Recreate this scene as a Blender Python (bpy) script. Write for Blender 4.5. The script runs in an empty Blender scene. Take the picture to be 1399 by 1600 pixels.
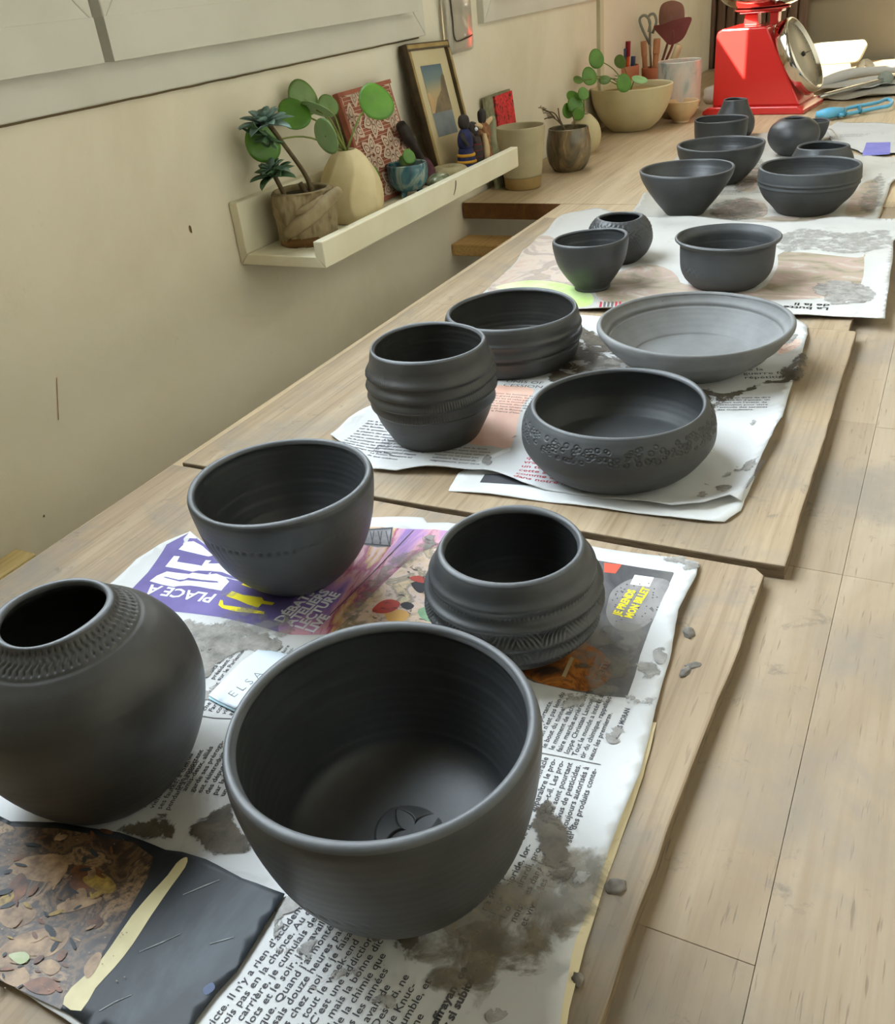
import bpy, bmesh, math, random
import numpy as np
from mathutils import Vector, Matrix, noise
from mathutils.geometry import delaunay_2d_cdt

random.seed(7)
scene = bpy.context.scene
COL = scene.collection

# ------------------------------------------------------------------ camera
F_PX, CX, CY = 1414.695, 699.5, 800.0
CAM = np.array([.7145367, -.8239757, .3276])
YAW, PIT, ROL = -.52226362, -.53161959, -.10974019
_f = np.array([math.sin(YAW)*math.cos(PIT), math.cos(YAW)*math.cos(PIT), math.sin(PIT)])
_r0 = np.array([math.cos(YAW), -math.sin(YAW), 0.])
_u0 = np.cross(_r0, _f)
_r = math.cos(ROL)*_r0 + math.sin(ROL)*_u0
_u = -math.sin(ROL)*_r0 + math.cos(ROL)*_u0
cam_data = bpy.data.cameras.new('camera')
cam = bpy.data.objects.new('camera', cam_data)
COL.objects.link(cam)
cam_data.sensor_fit = 'VERTICAL'
cam_data.sensor_height = 36.0
cam_data.lens = 36.0*F_PX/1600.0
cam_data.clip_start = .01
cam.matrix_world = Matrix(((_r[0], _u[0], -_f[0], CAM[0]), (_r[1], _u[1], -_f[1], CAM[1]), (_r[2], _u[2], -_f[2], CAM[2]), (0, 0, 0, 1)))
scene.camera = cam

def P(px, py, z=0.0):
    "point of the horizontal plane at height z that lies on the given line of sight"
    d = _f + _r*(px-CX)/F_PX - _u*(py-CY)/F_PX
    t = (z-CAM[2])/d[2]
    p = CAM+t*d
    return (float(p[0]), float(p[1]))
def PP(lst, z=0.0):
    return [P(a, b, z) for a, b in lst]
def PX(px, py, X=0.0):
    d = _f + _r*(px-CX)/F_PX - _u*(py-CY)/F_PX
    p = CAM+(X-CAM[0])/d[0]*d
    return (float(p[0]), float(p[1]), float(p[2]))
def PY(px, py, Y=0.0):
    d = _f + _r*(px-CX)/F_PX - _u*(py-CY)/F_PX
    p = CAM+(Y-CAM[1])/d[1]*d
    return (float(p[0]), float(p[1]), float(p[2]))

# ------------------------------------------------------------------ world, lights, exposure
world = bpy.data.worlds.new('world'); scene.world = world
world.use_nodes = True
bg = world.node_tree.nodes['Background']
bg.inputs[0].default_value = (1.0, .88, .71, 1)
bg.inputs[1].default_value = .55

def area(name, loc, rot, sx, sy, power, col):
    l = bpy.data.lights.new(name, 'AREA'); l.shape = 'RECTANGLE'; l.size = sx; l.size_y = sy
    l.energy = power; l.color = col
    o = bpy.data.objects.new(name, l); COL.objects.link(o); o.location = loc; o.rotation_euler = rot
    return o
# daylight in the two window openings of the left wall (facing into the room)
area('window_daylight', (-.03, -.15, .90), (0, -math.pi/2, 0), .98, 1.06, 80.0, (.78, .90, 1.0))
area('window_daylight_far', (-.03, 1.09, .90), (0, -math.pi/2, 0), .98, .52, 22.0, (.84, .93, 1.0))
sun = bpy.data.lights.new('sun', 'SUN'); sun.energy = 40.0; sun.angle = math.radians(.6); sun.color = (1, .93, .80)
so = bpy.data.objects.new('sun', sun); COL.objects.link(so)
so.rotation_euler = Vector((1, 2.1, -1.3)).to_track_quat('-Z', 'Y').to_euler()
so.location = (-3, -4, 3)

vs = scene.view_settings
vs.view_transform = 'Standard'; vs.look = 'None'; vs.exposure = 0.0; vs.gamma = 1.0; vs.use_curve_mapping = False

# ------------------------------------------------------------------ material helpers
def srgb(*c):
    return tuple(((v/255.)/12.92 if v/255. <= .04045 else ((v/255.+.055)/1.055)**2.4) for v in c)
def nodes(m):
    return m.node_tree.nodes, m.node_tree.links
def new_mat(name, color=(.5, .5, .5), rough=.6, spec=.4, metal=0.):
    m = bpy.data.materials.new(name); m.use_nodes = True
    b = m.node_tree.nodes['Principled BSDF']
    b.inputs['Base Color'].default_value = (*color, 1); b.inputs['Roughness'].default_value = rough
    b.inputs['Specular IOR Level'].default_value = spec; b.inputs['Metallic'].default_value = metal
    return m
def BS(m): return m.node_tree.nodes['Principled BSDF']
def coord(m, scale=(1, 1, 1), rot=(0, 0, 0), kind='Object'):
    n, l = nodes(m)
    t = n.new('ShaderNodeTexCoord'); mp = n.new('ShaderNodeMapping')
    mp.inputs['Scale'].default_value = scale; mp.inputs['Rotation'].default_value = rot
    l.new(t.outputs[kind], mp.inputs['Vector']); return mp.outputs[0]
def tex_noise(m, vec, scale=5., detail=4., rough=.55, dist=0.):
    n, l = nodes(m); t = n.new('ShaderNodeTexNoise')
    t.inputs['Scale'].default_value = scale; t.inputs['Detail'].default_value = detail
    t.inputs['Roughness'].default_value = rough; t.inputs['Distortion'].default_value = dist
    l.new(vec, t.inputs['Vector']); return t.outputs['Fac']
def ramp(m, fac, stops):
    n, l = nodes(m); r = n.new('ShaderNodeValToRGB'); l.new(fac, r.inputs[0])
    e = r.color_ramp.elements
    while len(e) < len(stops): e.new(.5)
    for el, (p, c) in zip(e, stops):
        el.position = p; el.color = (*c, 1) if len(c) == 3 else c
    return r.outputs[0]
def mixc(m, fac, a, b, mode='MIX'):
    n, l = nodes(m); x = n.new('ShaderNodeMix'); x.data_type = 'RGBA'; x.blend_type = mode
    for v, s in ((fac, x.inputs[0]), (a, x.inputs[6]), (b, x.inputs[7])):
        if hasattr(v, 'links'): l.new(v, s)
        elif isinstance(v, (int, float)): s.default_value = v
        else: s.default_value = (*v, 1)
    return x.outputs[2]
def bump(m, fac, strength=.2, dist=.001, chain=None):
    n, l = nodes(m); b = n.new('ShaderNodeBump'); b.inputs['Strength'].default_value = strength
    b.inputs['Distance'].default_value = dist; l.new(fac, b.inputs['Height'])
    if chain is not None: l.new(chain, b.inputs['Normal'])
    l.new(b.outputs[0], BS(m).inputs['Normal']); return b.outputs[0]
def setc(m, out): nodes(m)[1].new(out, BS(m).inputs['Base Color'])
def mottled(name, c1, c2, scale=20., rough=.6, spec=.3, lo=.35, hi=.65, bstr=0., bscale=None, bdist=.001, stretch=(1, 1, 1), detail=5.):
    m = new_mat(name, c1, rough, spec)
    v = coord(m, stretch)
    f = tex_noise(m, v, scale, detail)
    setc(m, ramp(m, f, ((lo, c1), (hi, c2))))
    if bstr: bump(m, tex_noise(m, v, bscale or scale*3, 4), bstr, bdist)
    return m
def transp_mask(m, fac_out):
    "cut the material away where fac is 0"
    n, l = nodes(m); tr = n.new('ShaderNodeBsdfTransparent'); mx = n.new('ShaderNodeMixShader')
    out = n['Material Output']
    l.new(fac_out, mx.inputs[0]); l.new(tr.outputs[0], mx.inputs[1]); l.new(BS(m).outputs[0], mx.inputs[2])
    l.new(mx.outputs[0], out.inputs['Surface'])

M = {}
# walls and joinery
def wall_mat():
    m = new_mat('wall_paint', srgb(205, 193, 160), .8, .2)
    v = coord(m)
    a = ramp(m, tex_noise(m, v, 3.2, 6, .6, .5), ((.30, srgb(214, 204, 180)), (.52, srgb(226, 217, 196)), (.75, srgb(230, 223, 206))))
    b = tex_noise(m, v, 26, 5, .7)
    a = mixc(m, ramp(m, b, ((.66, (0, 0, 0)), (.74, (.4, .4, .4)))), a, srgb(205, 194, 168))
    setc(m, a); bump(m, tex_noise(m, v, 60, 5, .6), .25, .002); return m
M['wall'] = wall_mat()
M['white_paint'] = mottled('white_paint', srgb(200, 197, 184), srgb(208, 205, 193), 9, .45, .4, bstr=.06, bscale=90)
M['ledge_paint'] = mottled('ledge_paint', srgb(222, 214, 186), srgb(232, 226, 202), 14, .42, .4, bstr=.05, bscale=120)
M['crack'] = new_mat('crack_shadow_gap', srgb(120, 105, 80), .9, .1)
M['glass'] = new_mat('window_glass', (1, 1, 1), .02, .5)
def glassy(m, w=.93):
    n, l = nodes(m); tr = n.new('ShaderNodeBsdfTransparent'); gl = n.new('ShaderNodeBsdfGlossy'); gl.inputs['Roughness'].default_value = .03
    mx = n.new('ShaderNodeMixShader'); mx.inputs[0].default_value = 1-w
    l.new(tr.outputs[0], mx.inputs[1]); l.new(gl.outputs[0], mx.inputs[2]); l.new(mx.outputs[0], n['Material Output'].inputs['Surface'])
glassy(M['glass'])
M['back_wall'] = mottled('back_wall_paint', srgb(150, 140, 118), srgb(160, 150, 128), 4, .8, .2)
M['floor'] = mottled('floor_concrete', srgb(120, 112, 100), srgb(140, 130, 116), 5, .8, .2)
M['brown_door'] = mottled('brown_door_panel', srgb(104, 82, 68), srgb(122, 98, 82), 8, .6, .3, stretch=(8, 8, .6))

def wood(name, c_lo, c_mid, c_hi, rough=.6, smudge=None, smudge_amt=.5, fine=1., rnd=.0, grain=(38, 2.2, 38), pores=.5, sm_scale=9., streak=.78):
    m = new_mat(name, c_mid, rough, .3); n, l = nodes(m)
    v = coord(m, grain)
    a = ramp(m, tex_noise(m, v, 1.0, 6, .62, .8), ((.28, c_lo), (.5, c_mid), (.74, c_hi)))
    v2 = coord(m, (520, 40, 520))
    fs = tex_noise(m, coord(m, (330, 7, 330)), 1.0, 3, .5)
    a = mixc(m, 1.0, a, ramp(m, fs, ((.32, (streak+.02, streak, streak-.03)), (.52, (1, 1, 1)), (.7, (1.0, 1.0, 1.0)))), 'MULTIPLY')
    po = ramp(m, tex_noise(m, v2, 1.0, 2, .5), ((.64, (0, 0, 0)), (.72, (1, 1, 1))))
    a = mixc(m, mixc(m, pores, (0, 0, 0), po), a, tuple(c*.55 for c in c_lo))
    if smudge:
        v3 = coord(m)
        s = ramp(m, tex_noise(m, v3, sm_scale, 7, .66, .25), ((.48, (0, 0, 0)), (.66, (smudge_amt,)*3)))
        a = mixc(m, s, a, smudge)
        s2 = ramp(m, tex_noise(m, v3, 38, 7, .72, .4), ((.60, (0, 0, 0)), (.70, (smudge_amt*.85,)*3)))
        a = mixc(m, s2, a, tuple(c*.62 for c in smudge))
    if rnd:
        oi = n.new('ShaderNodeObjectInfo')
        a = mixc(m, 1.0, a, ramp(m, oi.outputs['Random'], ((0, (1-rnd,)*3), (.5, (1, 1, 1)), (1, (1-rnd*.4, 1-rnd*.5, 1-rnd*.7)))), 'MULTIPLY')
    setc(m, a); b1 = bump(m, tex_noise(m, v, 1.6, 4), .12, .0006)
    bump(m, po, .25, -.0004, b1)
    return m
M['stave'] = wood('rubberwood_worktop', srgb(141, 123, 101), srgb(157, 139, 116), srgb(169, 153, 131), .5, srgb(132, 123, 112), .75, streak=.90, grain=(24, 3.0, 24), rnd=.15, pores=.55)
M['stave_end'] = M['stave']
M['worktop'] = wood('worktop_wood', srgb(176, 152, 119), srgb(191, 169, 136), srgb(203, 183, 152), .5, srgb(174, 159, 134), .4)
M['worktop_edge'] = wood('worktop_edge', srgb(92, 60, 32), srgb(112, 74, 40), srgb(132, 92, 52), .6)
M['batten'] = wood('pine_batten', srgb(200, 158, 98), srgb(216, 178, 118), srgb(226, 194, 138), .55, grain=(2.2, 38, 38))
M['batten_y'] = wood('pine_batten_long', srgb(206, 180, 122), srgb(216, 192, 138), srgb(226, 204, 152), .55)
M['board'] = wood('plywood_board', srgb(139, 119, 93), srgb(159, 139, 112), srgb(174, 156, 130), .65, srgb(132, 124, 112), .7, pores=.35)
M['board_dark'] = wood('plywood_board_worn', srgb(135, 116, 92), srgb(155, 135, 110), srgb(171, 153, 128), .65, srgb(126, 119, 109), .85, pores=.35, sm_scale=12.)
M['board_edge'] = mottled('plywood_edge', srgb(100, 85, 66), srgb(130, 111, 87), 60, .8, .2, stretch=(1, 1, 6))

# fired-dark raw clay
def clay(name, c, rough=.44, spec=.5, var=.22, rings=0.035):
    m = new_mat(name, c, rough, spec)
    v = coord(m)
    lo = tuple(x*(1-var) for x in c); hi = tuple(min(1, x*(1+var)) for x in c)
    a = ramp(m, tex_noise(m, v, 28, 6, .6), ((.3, lo), (.7, hi)))
    sp = ramp(m, tex_noise(m, v, 260, 3, .5), ((.74, (0, 0, 0)), (.78, (.7,)*3)))
    a = mixc(m, sp, a, tuple(x*.3 for x in c))
    setc(m, a)
    v2 = coord(m, (18, 18, 900))
    b1 = bump(m, tex_noise(m, v2, 1., 3, .5), rings, .0006)
    bump(m, tex_noise(m, v, 520, 4, .6), .14, .0004, b1)
    return m
M['clay'] = clay('dark_clay', (.032, .034, .035))
M['clay_warm'] = clay('dark_clay_brownish', (.032, .031, .028))
M['clay_dry'] = clay('dry_grey_clay', (.145, .145, .141), .62, .35, .18)
M['clay_rim'] = clay('dry_highlit_clay_rim', (.070, .073, .075), .5, .45)  # paler rim: dry clay edge, with the window highlight painted into the colour
M['clay_mid'] = clay('grey_clay', (.042, .044, .044), .56, .4)
# paper and print
def paper_mat(name, c, fold=.15, dirt=.25, dcol=srgb(150, 146, 138)):
    m = new_mat(name, c, .75, .2)
    v = coord(m)
    a = ramp(m, tex_noise(m, v, 16, 5, .6), ((.35, tuple(x*.93 for x in c)), (.65, c)))
    s = ramp(m, tex_noise(m, v, 34, 7, .66, 1.0), ((.60, (0, 0, 0)), (.68, (dirt,)*3)))
    setc(m, mixc(m, s, a, dcol))
    bump(m, tex_noise(m, v, 22, 4, .6, .5), fold, .004); return m
M['paper'] = paper_mat('newsprint', srgb(197, 197, 196))
M['paper_grey'] = paper_mat('newsprint_grey', srgb(186, 184, 179), .2, .35)
M['paper_dirty'] = paper_mat('newsprint_dirty', srgb(182, 178, 168), .35, .6)
M['paper_white'] = paper_mat('white_paper', srgb(214, 214, 212), .1, .05)
M['paper_yellow'] = paper_mat('paper_edge_underlay', srgb(222, 208, 172), .15, .2)
M['label_paper'] = new_mat('label_paper', srgb(210, 219, 228), .7, .2)
M['label_blue'] = new_mat('label_blue', srgb(190, 222, 232), .7, .2)
M['ink'] = new_mat('ink_black', srgb(80, 80, 84), .8, .1)
M['ink_soft'] = new_mat('ink_soft', srgb(105, 104, 102), .8, .1)
M['ink_red'] = new_mat('ink_red', srgb(176, 70, 82), .8, .1)
M['print_white'] = mottled('print_white', srgb(228, 230, 236), srgb(214, 214, 222), 40, .7, .2)
M['print_yellow'] = new_mat('print_yellow', srgb(232, 216, 48), .7, .2)
M['purple'] = mottled('print_purple', srgb(90, 80, 134), srgb(108, 96, 154), 30, .55, .3, bstr=.2, bscale=60)
def ramp_print(name, stops, scale, stretch=(1, 1, 1), dist=1.5, rough=.55, rot=(0, 0, 0), detail=6.):
    m = new_mat(name, stops[0][1], rough, .3)
    v = coord(m, stretch, rot)
    setc(m, ramp(m, tex_noise(m, v, scale, detail, .6, dist), stops)); return m
M['water'] = ramp_print('print_watercolour', ((.30, srgb(120, 96, 164)), (.40, srgb(176, 130, 176)), (.47, srgb(198, 150, 160)), (.54, srgb(150, 60, 104)), (.60, srgb(196, 158, 110)), (.68, srgb(206, 176, 190)), (.8, srgb(130, 100, 160))), 14, (1.8, .7, 1), 1.2, rot=(0, 0, .5))
M['comic'] = ramp_print('print_comic', ((.30, srgb(150, 130, 108)), (.42, srgb(206, 178, 150)), (.5, srgb(214, 190, 176)), (.56, srgb(134, 122, 104)), (.64, srgb(212, 186, 146)), (.75, srgb(150, 172, 138))), 60, (1, 1, 1), .5)
M['ad_dark'] = ramp_print('print_advert_dark', ((.30, srgb(52, 52, 56)), (.5, srgb(92, 90, 90)), (.68, srgb(120, 116, 112))), 18, (1, 1, 1), .8)
M['ad_orange'] = ramp_print('print_advert_orange', ((.34, srgb(44, 34, 26)), (.46, srgb(120, 68, 26)), (.56, srgb(170, 104, 42)), (.66, srgb(66, 54, 40)), (.78, srgb(148, 128, 96))), 60, (1, 1, 1), .6)
M['ad_grey'] = ramp_print('print_balloon_grey', ((.35, srgb(120, 116, 116)), (.7, srgb(150, 146, 144))), 30)
M['ad_red'] = new_mat('print_advert_red', srgb(190, 84, 64), .6, .2)
M['mag_dark'] = ramp_print('magazine_night', ((.30, srgb(24, 26, 29)), (.52, srgb(42, 46, 50)), (.72, srgb(66, 72, 77))), 14, (1.6, .5, 1), .8, .5)
M['mag_leaves'] = ramp_print('magazine_leaves', ((.30, srgb(34, 30, 28)), (.44, srgb(66, 54, 46)), (.50, srgb(112, 88, 64)), (.55, srgb(56, 48, 44)), (.62, srgb(150, 122, 90)), (.67, srgb(80, 66, 58)), (.76, srgb(44, 42, 42))), 55, (1, 1, 1), .4, .4)
M['leaf_tan'] = mottled('printed_leaf_tan', srgb(176, 146, 112), srgb(112, 88, 66), 130, .45, .3)
M['leaf_brown'] = mottled('printed_leaf_brown', srgb(128, 84, 56), srgb(74, 50, 38), 150, .45, .3)
M['leaf_yellow'] = mottled('printed_leaf_yellow', srgb(178, 150, 72), srgb(96, 72, 40), 170, .45, .3)
M['mag_strip'] = mottled('magazine_cream_strip', srgb(214, 202, 156), srgb(190, 178, 134), 40, .45, .3)
M['pink_print'] = ramp_print('print_pinkish', ((.32, srgb(179, 151, 134)), (.46, srgb(189, 173, 159)), (.55, srgb(156, 141, 134)), (.66, srgb(173, 157, 131)), (.78, srgb(194, 189, 183))), 16, (1, 1, 1), 1.5)
M['green_print'] = mottled('print_green', srgb(176, 204, 124), srgb(206, 222, 170), 30, .6, .2)
M['tan_print'] = ramp_print('print_tan_photo', ((.30, srgb(126, 115, 100)), (.45, srgb(159, 147, 126)), (.55, srgb(171, 147, 137)), (.64, srgb(181, 174, 159)), (.75, srgb(134, 126, 117))), 14, (1, 1.6, 1), 1.8)
M['red_tint'] = ramp_print('print_salmon_box', ((.3, srgb(226, 190, 172)), (.7, srgb(214, 168, 150))), 20)
def slip(name, c, lo, scale, a=1., soft=.06):
    m = new_mat(name, c, .7, .25); n, l = nodes(m)
    v = coord(m)
    setc(m, ramp(m, tex_noise(m, v, 90, 7, .7, .4), ((.32, tuple(x*.55 for x in c)), (.5, c), (.72, tuple(min(1, x*1.5) for x in c)))))
    at = n.new('ShaderNodeAttribute'); at.attribute_name = 'edge'
    ad = n.new('ShaderNodeMath'); ad.operation = 'MULTIPLY_ADD'; l.new(at.outputs['Fac'], ad.inputs[0]); ad.inputs[1].default_value = .24
    l.new(tex_noise(m, v, scale, 8, .66, .5), ad.inputs[2])
    f = ramp(m, ad.outputs[0], ((lo, (0, 0, 0)), (lo+soft, (a,)*3)))
    transp_mask(m, f); bump(m, ad.outputs[0], .4, .0008); return m
M['slip'] = slip('dried_clay_slip', srgb(150, 146, 140), .60, 75, .85)
M['slip_solid'] = slip('dried_clay_blot', srgb(152, 149, 145), .50, 110, .92, .03)
M['slip_dark'] = slip('wet_clay_smear', srgb(94, 86, 74), .63, 62, .85)
M['slip_thin'] = slip('thin_clay_wash', srgb(140, 136, 128), .64, 90, .5, .12)
M['slip_mid'] = slip('brown_clay_wash', srgb(132, 122, 104), .56, 60, .62, .16)
M['crumb'] = mottled('clay_crumb', srgb(96, 90, 84), srgb(132, 126, 118), 120, .8, .2)

# ------------------------------------------------------------------ mesh helpers
def link(o, parent=None):
    COL.objects.link(o)
    if parent is not None: o.parent = parent
    return o
def mk(name, verts, faces, mat, parent=None, smooth=True, loc=None):
    me = bpy.data.meshes.new(name)
    me.from_pydata([tuple(map(float, v)) for v in verts], [], [tuple(f) for f in faces]); me.update()
    if smooth: me.polygons.foreach_set('use_smooth', [True]*len(me.polygons))
    for mm in (mat if isinstance(mat, (list, tuple)) else [mat]): me.materials.append(mm)
    o = bpy.data.objects.new(name, me)
    if loc is not None: o.location = loc
    return link(o, parent)
def tag(o, label, cat, group=None):
    o['label'] = label; o['category'] = cat
    if group: o['group'] = group
    return o
def struct(o, label=None):
    o['kind'] = 'structure'
    if label: o['label'] = label
    return o
def empty(name, loc=(0, 0, 0), rz=0., label=None, cat=None, group=None):
    o = bpy.data.objects.new(name, None); COL.objects.link(o); o.location = loc; o.rotation_euler = (0, 0, rz)
    o.empty_display_size = .02
    if label: tag(o, label, cat, group)
    return o
def bm_obj(name, bm, mat, parent=None, smooth=False, loc=None):
    me = bpy.data.meshes.new(name); bm.to_mesh(me); bm.free()
    if smooth: me.polygons.foreach_set('use_smooth', [True]*len(me.polygons))
    for mm in (mat if isinstance(mat, (list, tuple)) else [mat]): me.materials.append(mm)
    o = bpy.data.objects.new(name, me)
    if loc is not None: o.location = loc
    return link(o, parent)
def box(name, lo, hi, mat, parent=None, bev=.0, seg=1):
    bm = bmesh.new(); bmesh.ops.create_cube(bm, size=1)
    c = [(a+b)/2 for a, b in zip(lo, hi)]; s = [b-a for a, b in zip(lo, hi)]
    bmesh.ops.scale(bm, vec=s, verts=bm.verts); bmesh.ops.translate(bm, vec=c, verts=bm.verts)
    if bev: bmesh.ops.bevel(bm, geom=bm.edges[:]+bm.verts[:], offset=bev, segments=seg, affect='EDGES', profile=.5)
    return bm_obj(name, bm, mat, parent)
def crom(pts, n):
    "Catmull-Rom through the control points, n samples spaced by arc length"
    p = np.array(pts, float); p = np.vstack([2*p[0]-p[1], p, 2*p[-1]-p[-2]])
    out = []
    for i in range(1, len(p)-2):
        t = np.linspace(0, 1, 16, endpoint=False)[:, None]
        a, b, c, d = p[i-1], p[i], p[i+1], p[i+2]
        out.append(.5*((2*b)+(-a+c)*t+(2*a-5*b+4*c-d)*t*t+(-a+3*b-3*c+d)*t**3))
    out = np.vstack(out+[p[-2][None]])
    s = np.r_[0, np.cumsum(np.linalg.norm(np.diff(out, axis=0), axis=1))]
    q = np.linspace(0, s[-1], n)
    return np.stack([np.interp(q, s, out[:, k]) for k in range(out.shape[1])], 1)
def revolve(name, prof, mat, parent=None, loc=(0, 0, 0), seg=96, disp=None, flags=None):
    "prof: rows (r, z), first and last rows on the axis. disp(theta, r, z, flag) moves along the normal"
    prof = np.array(prof, float)
    th = np.linspace(0, 2*np.pi, seg, endpoint=False)
    d = np.gradient(prof, axis=0); nrm = np.stack([d[:, 1], -d[:, 0]], 1)
    nrm /= np.maximum(np.linalg.norm(nrm, axis=1), 1e-9)[:, None]
    R = np.repeat(prof[:, 0:1], seg, 1); Z = np.repeat(prof[:, 1:2], seg, 1)
    if disp is not None:
        fl = np.zeros(len(prof)) if flags is None else np.array(flags)
        D = disp(th[None, :], R, Z, fl[:, None])
        R = R+D*nrm[:, 0:1]; Z = Z+D*nrm[:, 1:2]
    v = np.stack([R*np.cos(th), R*np.sin(th), Z], 2).reshape(-1, 3)
    n = len(prof); faces = []
    for i in range(n-1):
        a = i*seg; b = (i+1)*seg
        for j in range(seg):
            k = (j+1) % seg
            faces.append((a+j, a+k, b+k, b+j))
    v = v.tolist()
    v.append([0, 0, prof[0, 1]]); v.append([0, 0, prof[-1, 1]])
    for j in range(seg):
        k = (j+1) % seg
        faces.append((len(v)-2, k, j)); faces.append((len(v)-1, (n-1)*seg+j, (n-1)*seg+k))
    return mk(name, v, faces, mat, parent, True, loc)
def vessel_profile(outer, t, floor, n=80, rim=7, soft=.006):
    "closed section of a thrown pot: outside up, round rim, inside down to the floor"
    o = crom(outer, n)
    d = np.gradient(o, axis=0); nr = np.stack([-d[:, 1], d[:, 0]], 1); nr /= np.linalg.norm(nr, axis=1)[:, None]
    tt = np.full(n, t)
    inn = (o+nr*tt[:, None])[::-1]
    inn = inn[inn[:, 1] > floor+soft]; inn = inn[inn[:, 0] > .004]
    e = o[-1]; i0 = inn[0]; c = (e+i0)/2; rad = np.linalg.norm(e-i0)/2
    dirv = d[-1]/np.linalg.norm(d[-1]); ax = (e-i0)/np.linalg.norm(e-i0)
    k = np.linspace(0, np.pi, rim+2)[1:-1]
    arc = c+rad*(np.cos(k)[:, None]*ax+np.sin(k)[:, None]*dirv)
    last = inn[-1]; aa = np.linspace(0, math.pi/2, 14)[1:-1]
    fl = [(last[0]*math.cos(a), floor+(last[1]-floor)*(1-math.sin(a))) for a in aa]+[(last[0]*.03, floor)]
    b0 = o[0]; bot = [(b0[0]*f, b0[1]) for f in (.1, .5, .9)]
    prof = np.vstack([bot, o, arc, inn, fl])
    flags = np.r_[np.zeros(3), np.ones(n), np.full(len(arc), 2), np.full(len(inn), 3), np.full(len(fl), 4)]
    return prof, flags
def tube(name, pts, rad, mat, parent=None, seg=8, n=None, loc=None):
    "round bar along a smooth path; rad is a number or one radius per control point"
    pts = np.array(pts, float); m = n or max(6, 6*(len(pts)-1))
    rad = np.full(len(pts), rad) if np.isscalar(rad) else np.array(rad, float)
    q = crom(np.c_[pts, rad], m); p, r = q[:, :3], q[:, 3]
    T = np.gradient(p, axis=0); T /= np.maximum(np.linalg.norm(T, axis=1), 1e-9)[:, None]
    up = np.array([0, 0, 1.]) if abs(T[0, 2]) < .9 else np.array([1., 0, 0])
    v = []; A = np.cross(T[0], up); A /= np.linalg.norm(A)
    for i in range(m):
        A = A-T[i]*(A@T[i]); A /= np.linalg.norm(A); B = np.cross(T[i], A)
        for k in range(seg):
            a = 2*math.pi*k/seg; v.append(p[i]+r[i]*(math.cos(a)*A+math.sin(a)*B))
    f = [(i*seg+k, i*seg+(k+1) % seg, (i+1)*seg+(k+1) % seg, (i+1)*seg+k) for i in range(m-1) for k in range(seg)]
    f.append(tuple(range(seg))[::-1]); f.append(tuple((m-1)*seg+k for k in range(seg)))
    return mk(name, v, f, mat, parent, True, loc)
def tri_region(poly, step):
    poly = [tuple(p) for p in poly]
    xs = [p[0] for p in poly]; ys = [p[1] for p in poly]
    dense = []
    for i in range(len(poly)):
        a = np.array(poly[i]); b = np.array(poly[(i+1) % len(poly)]); k = max(1, int(np.linalg.norm(b-a)/step))
        for j in range(k): dense.append(tuple(a+(b-a)*j/k))
    nb = len(dense); vv = [Vector(p) for p in dense]
    A = np.array(dense); B = np.roll(A, -1, 0)
    gx = np.arange(min(xs)+step*.5, max(xs), step); gy = np.arange(min(ys)+step*.5, max(ys), step)
    if len(gx) and len(gy):
        G = np.array([(x+(step*.5 if j % 2 else 0), y) for j, y in enumerate(gy) for x in gx])
        c = ((A[None, :, 1] > G[:, 1:2]) != (B[None, :, 1] > G[:, 1:2])) & (G[:, 0:1] < (B[None, :, 0]-A[None, :, 0])*(G[:, 1:2]-A[None, :, 1])/(B[None, :, 1]-A[None, :, 1]+1e-15)+A[None, :, 0])
        ins = c.sum(1) % 2 == 1
        dd = np.min(np.linalg.norm(G[:, None]-A[None], axis=2), axis=1) if len(G)*len(A) < 6e6 else np.full(len(G), 1.)
        vv += [Vector(p) for p in G[ins & (dd > step*.45)]]
    r = delaunay_2d_cdt(vv, [], [list(range(nb))], 1, 1e-7)
    return [(v.x, v.y) for v in r[0]], [tuple(f) for f in r[2]], nb
def smooth_poly(pts, n=6, jit=0., seed=0):
    "closed Catmull-Rom outline through pts with a little roughness"
    p = np.array(pts, float); k = len(p); out = []
    rs = random.Random(seed)
    for i in range(k):
        a, b, c, d = p[i-1], p[i], p[(i+1) % k], p[(i+2) % k]
        for t in np.linspace(0, 1, n, endpoint=False):
            q = .5*((2*b)+(-a+c)*t+(2*a-5*b+4*c-d)*t*t+(-a+3*b-3*c+d)*t**3)
            out.append((q[0]+rs.uniform(-jit, jit), q[1]+rs.uniform(-jit, jit)))
    return out
def sheet(name, poly, hf, mat, parent=None, step=.006, thick=.0006):
    "a sheet lying on hf(x, y) with a thin edge"
    v2, f, nb = tri_region(poly, step)
    v = [(x, y, hf(x, y)) for x, y in v2]; n = len(v)
    cnt = {}
    for t in f:
        for i in range(len(t)):
            e = (t[i], t[(i+1) % len(t)]); cnt[e] = 1
    faces = list(f)
    low = [(x, y, z-thick) for x, y, z in v]
    faces += [tuple(i+n for i in reversed(t)) for t in f]
    for (a, b) in cnt:
        if (b, a) not in cnt: faces.append((b, a, a+n, b+n))
    return mk(name, v+low, faces, mat, parent, True)
def decal(name, poly, hf, mat, parent, step=.005, lift=.0003):
    v2, f, nb = tri_region(poly, step); lift *= .4
    return mk(name, [(x, y, hf(x, y)+lift) for x, y in v2], f, mat, parent, True)
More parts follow.
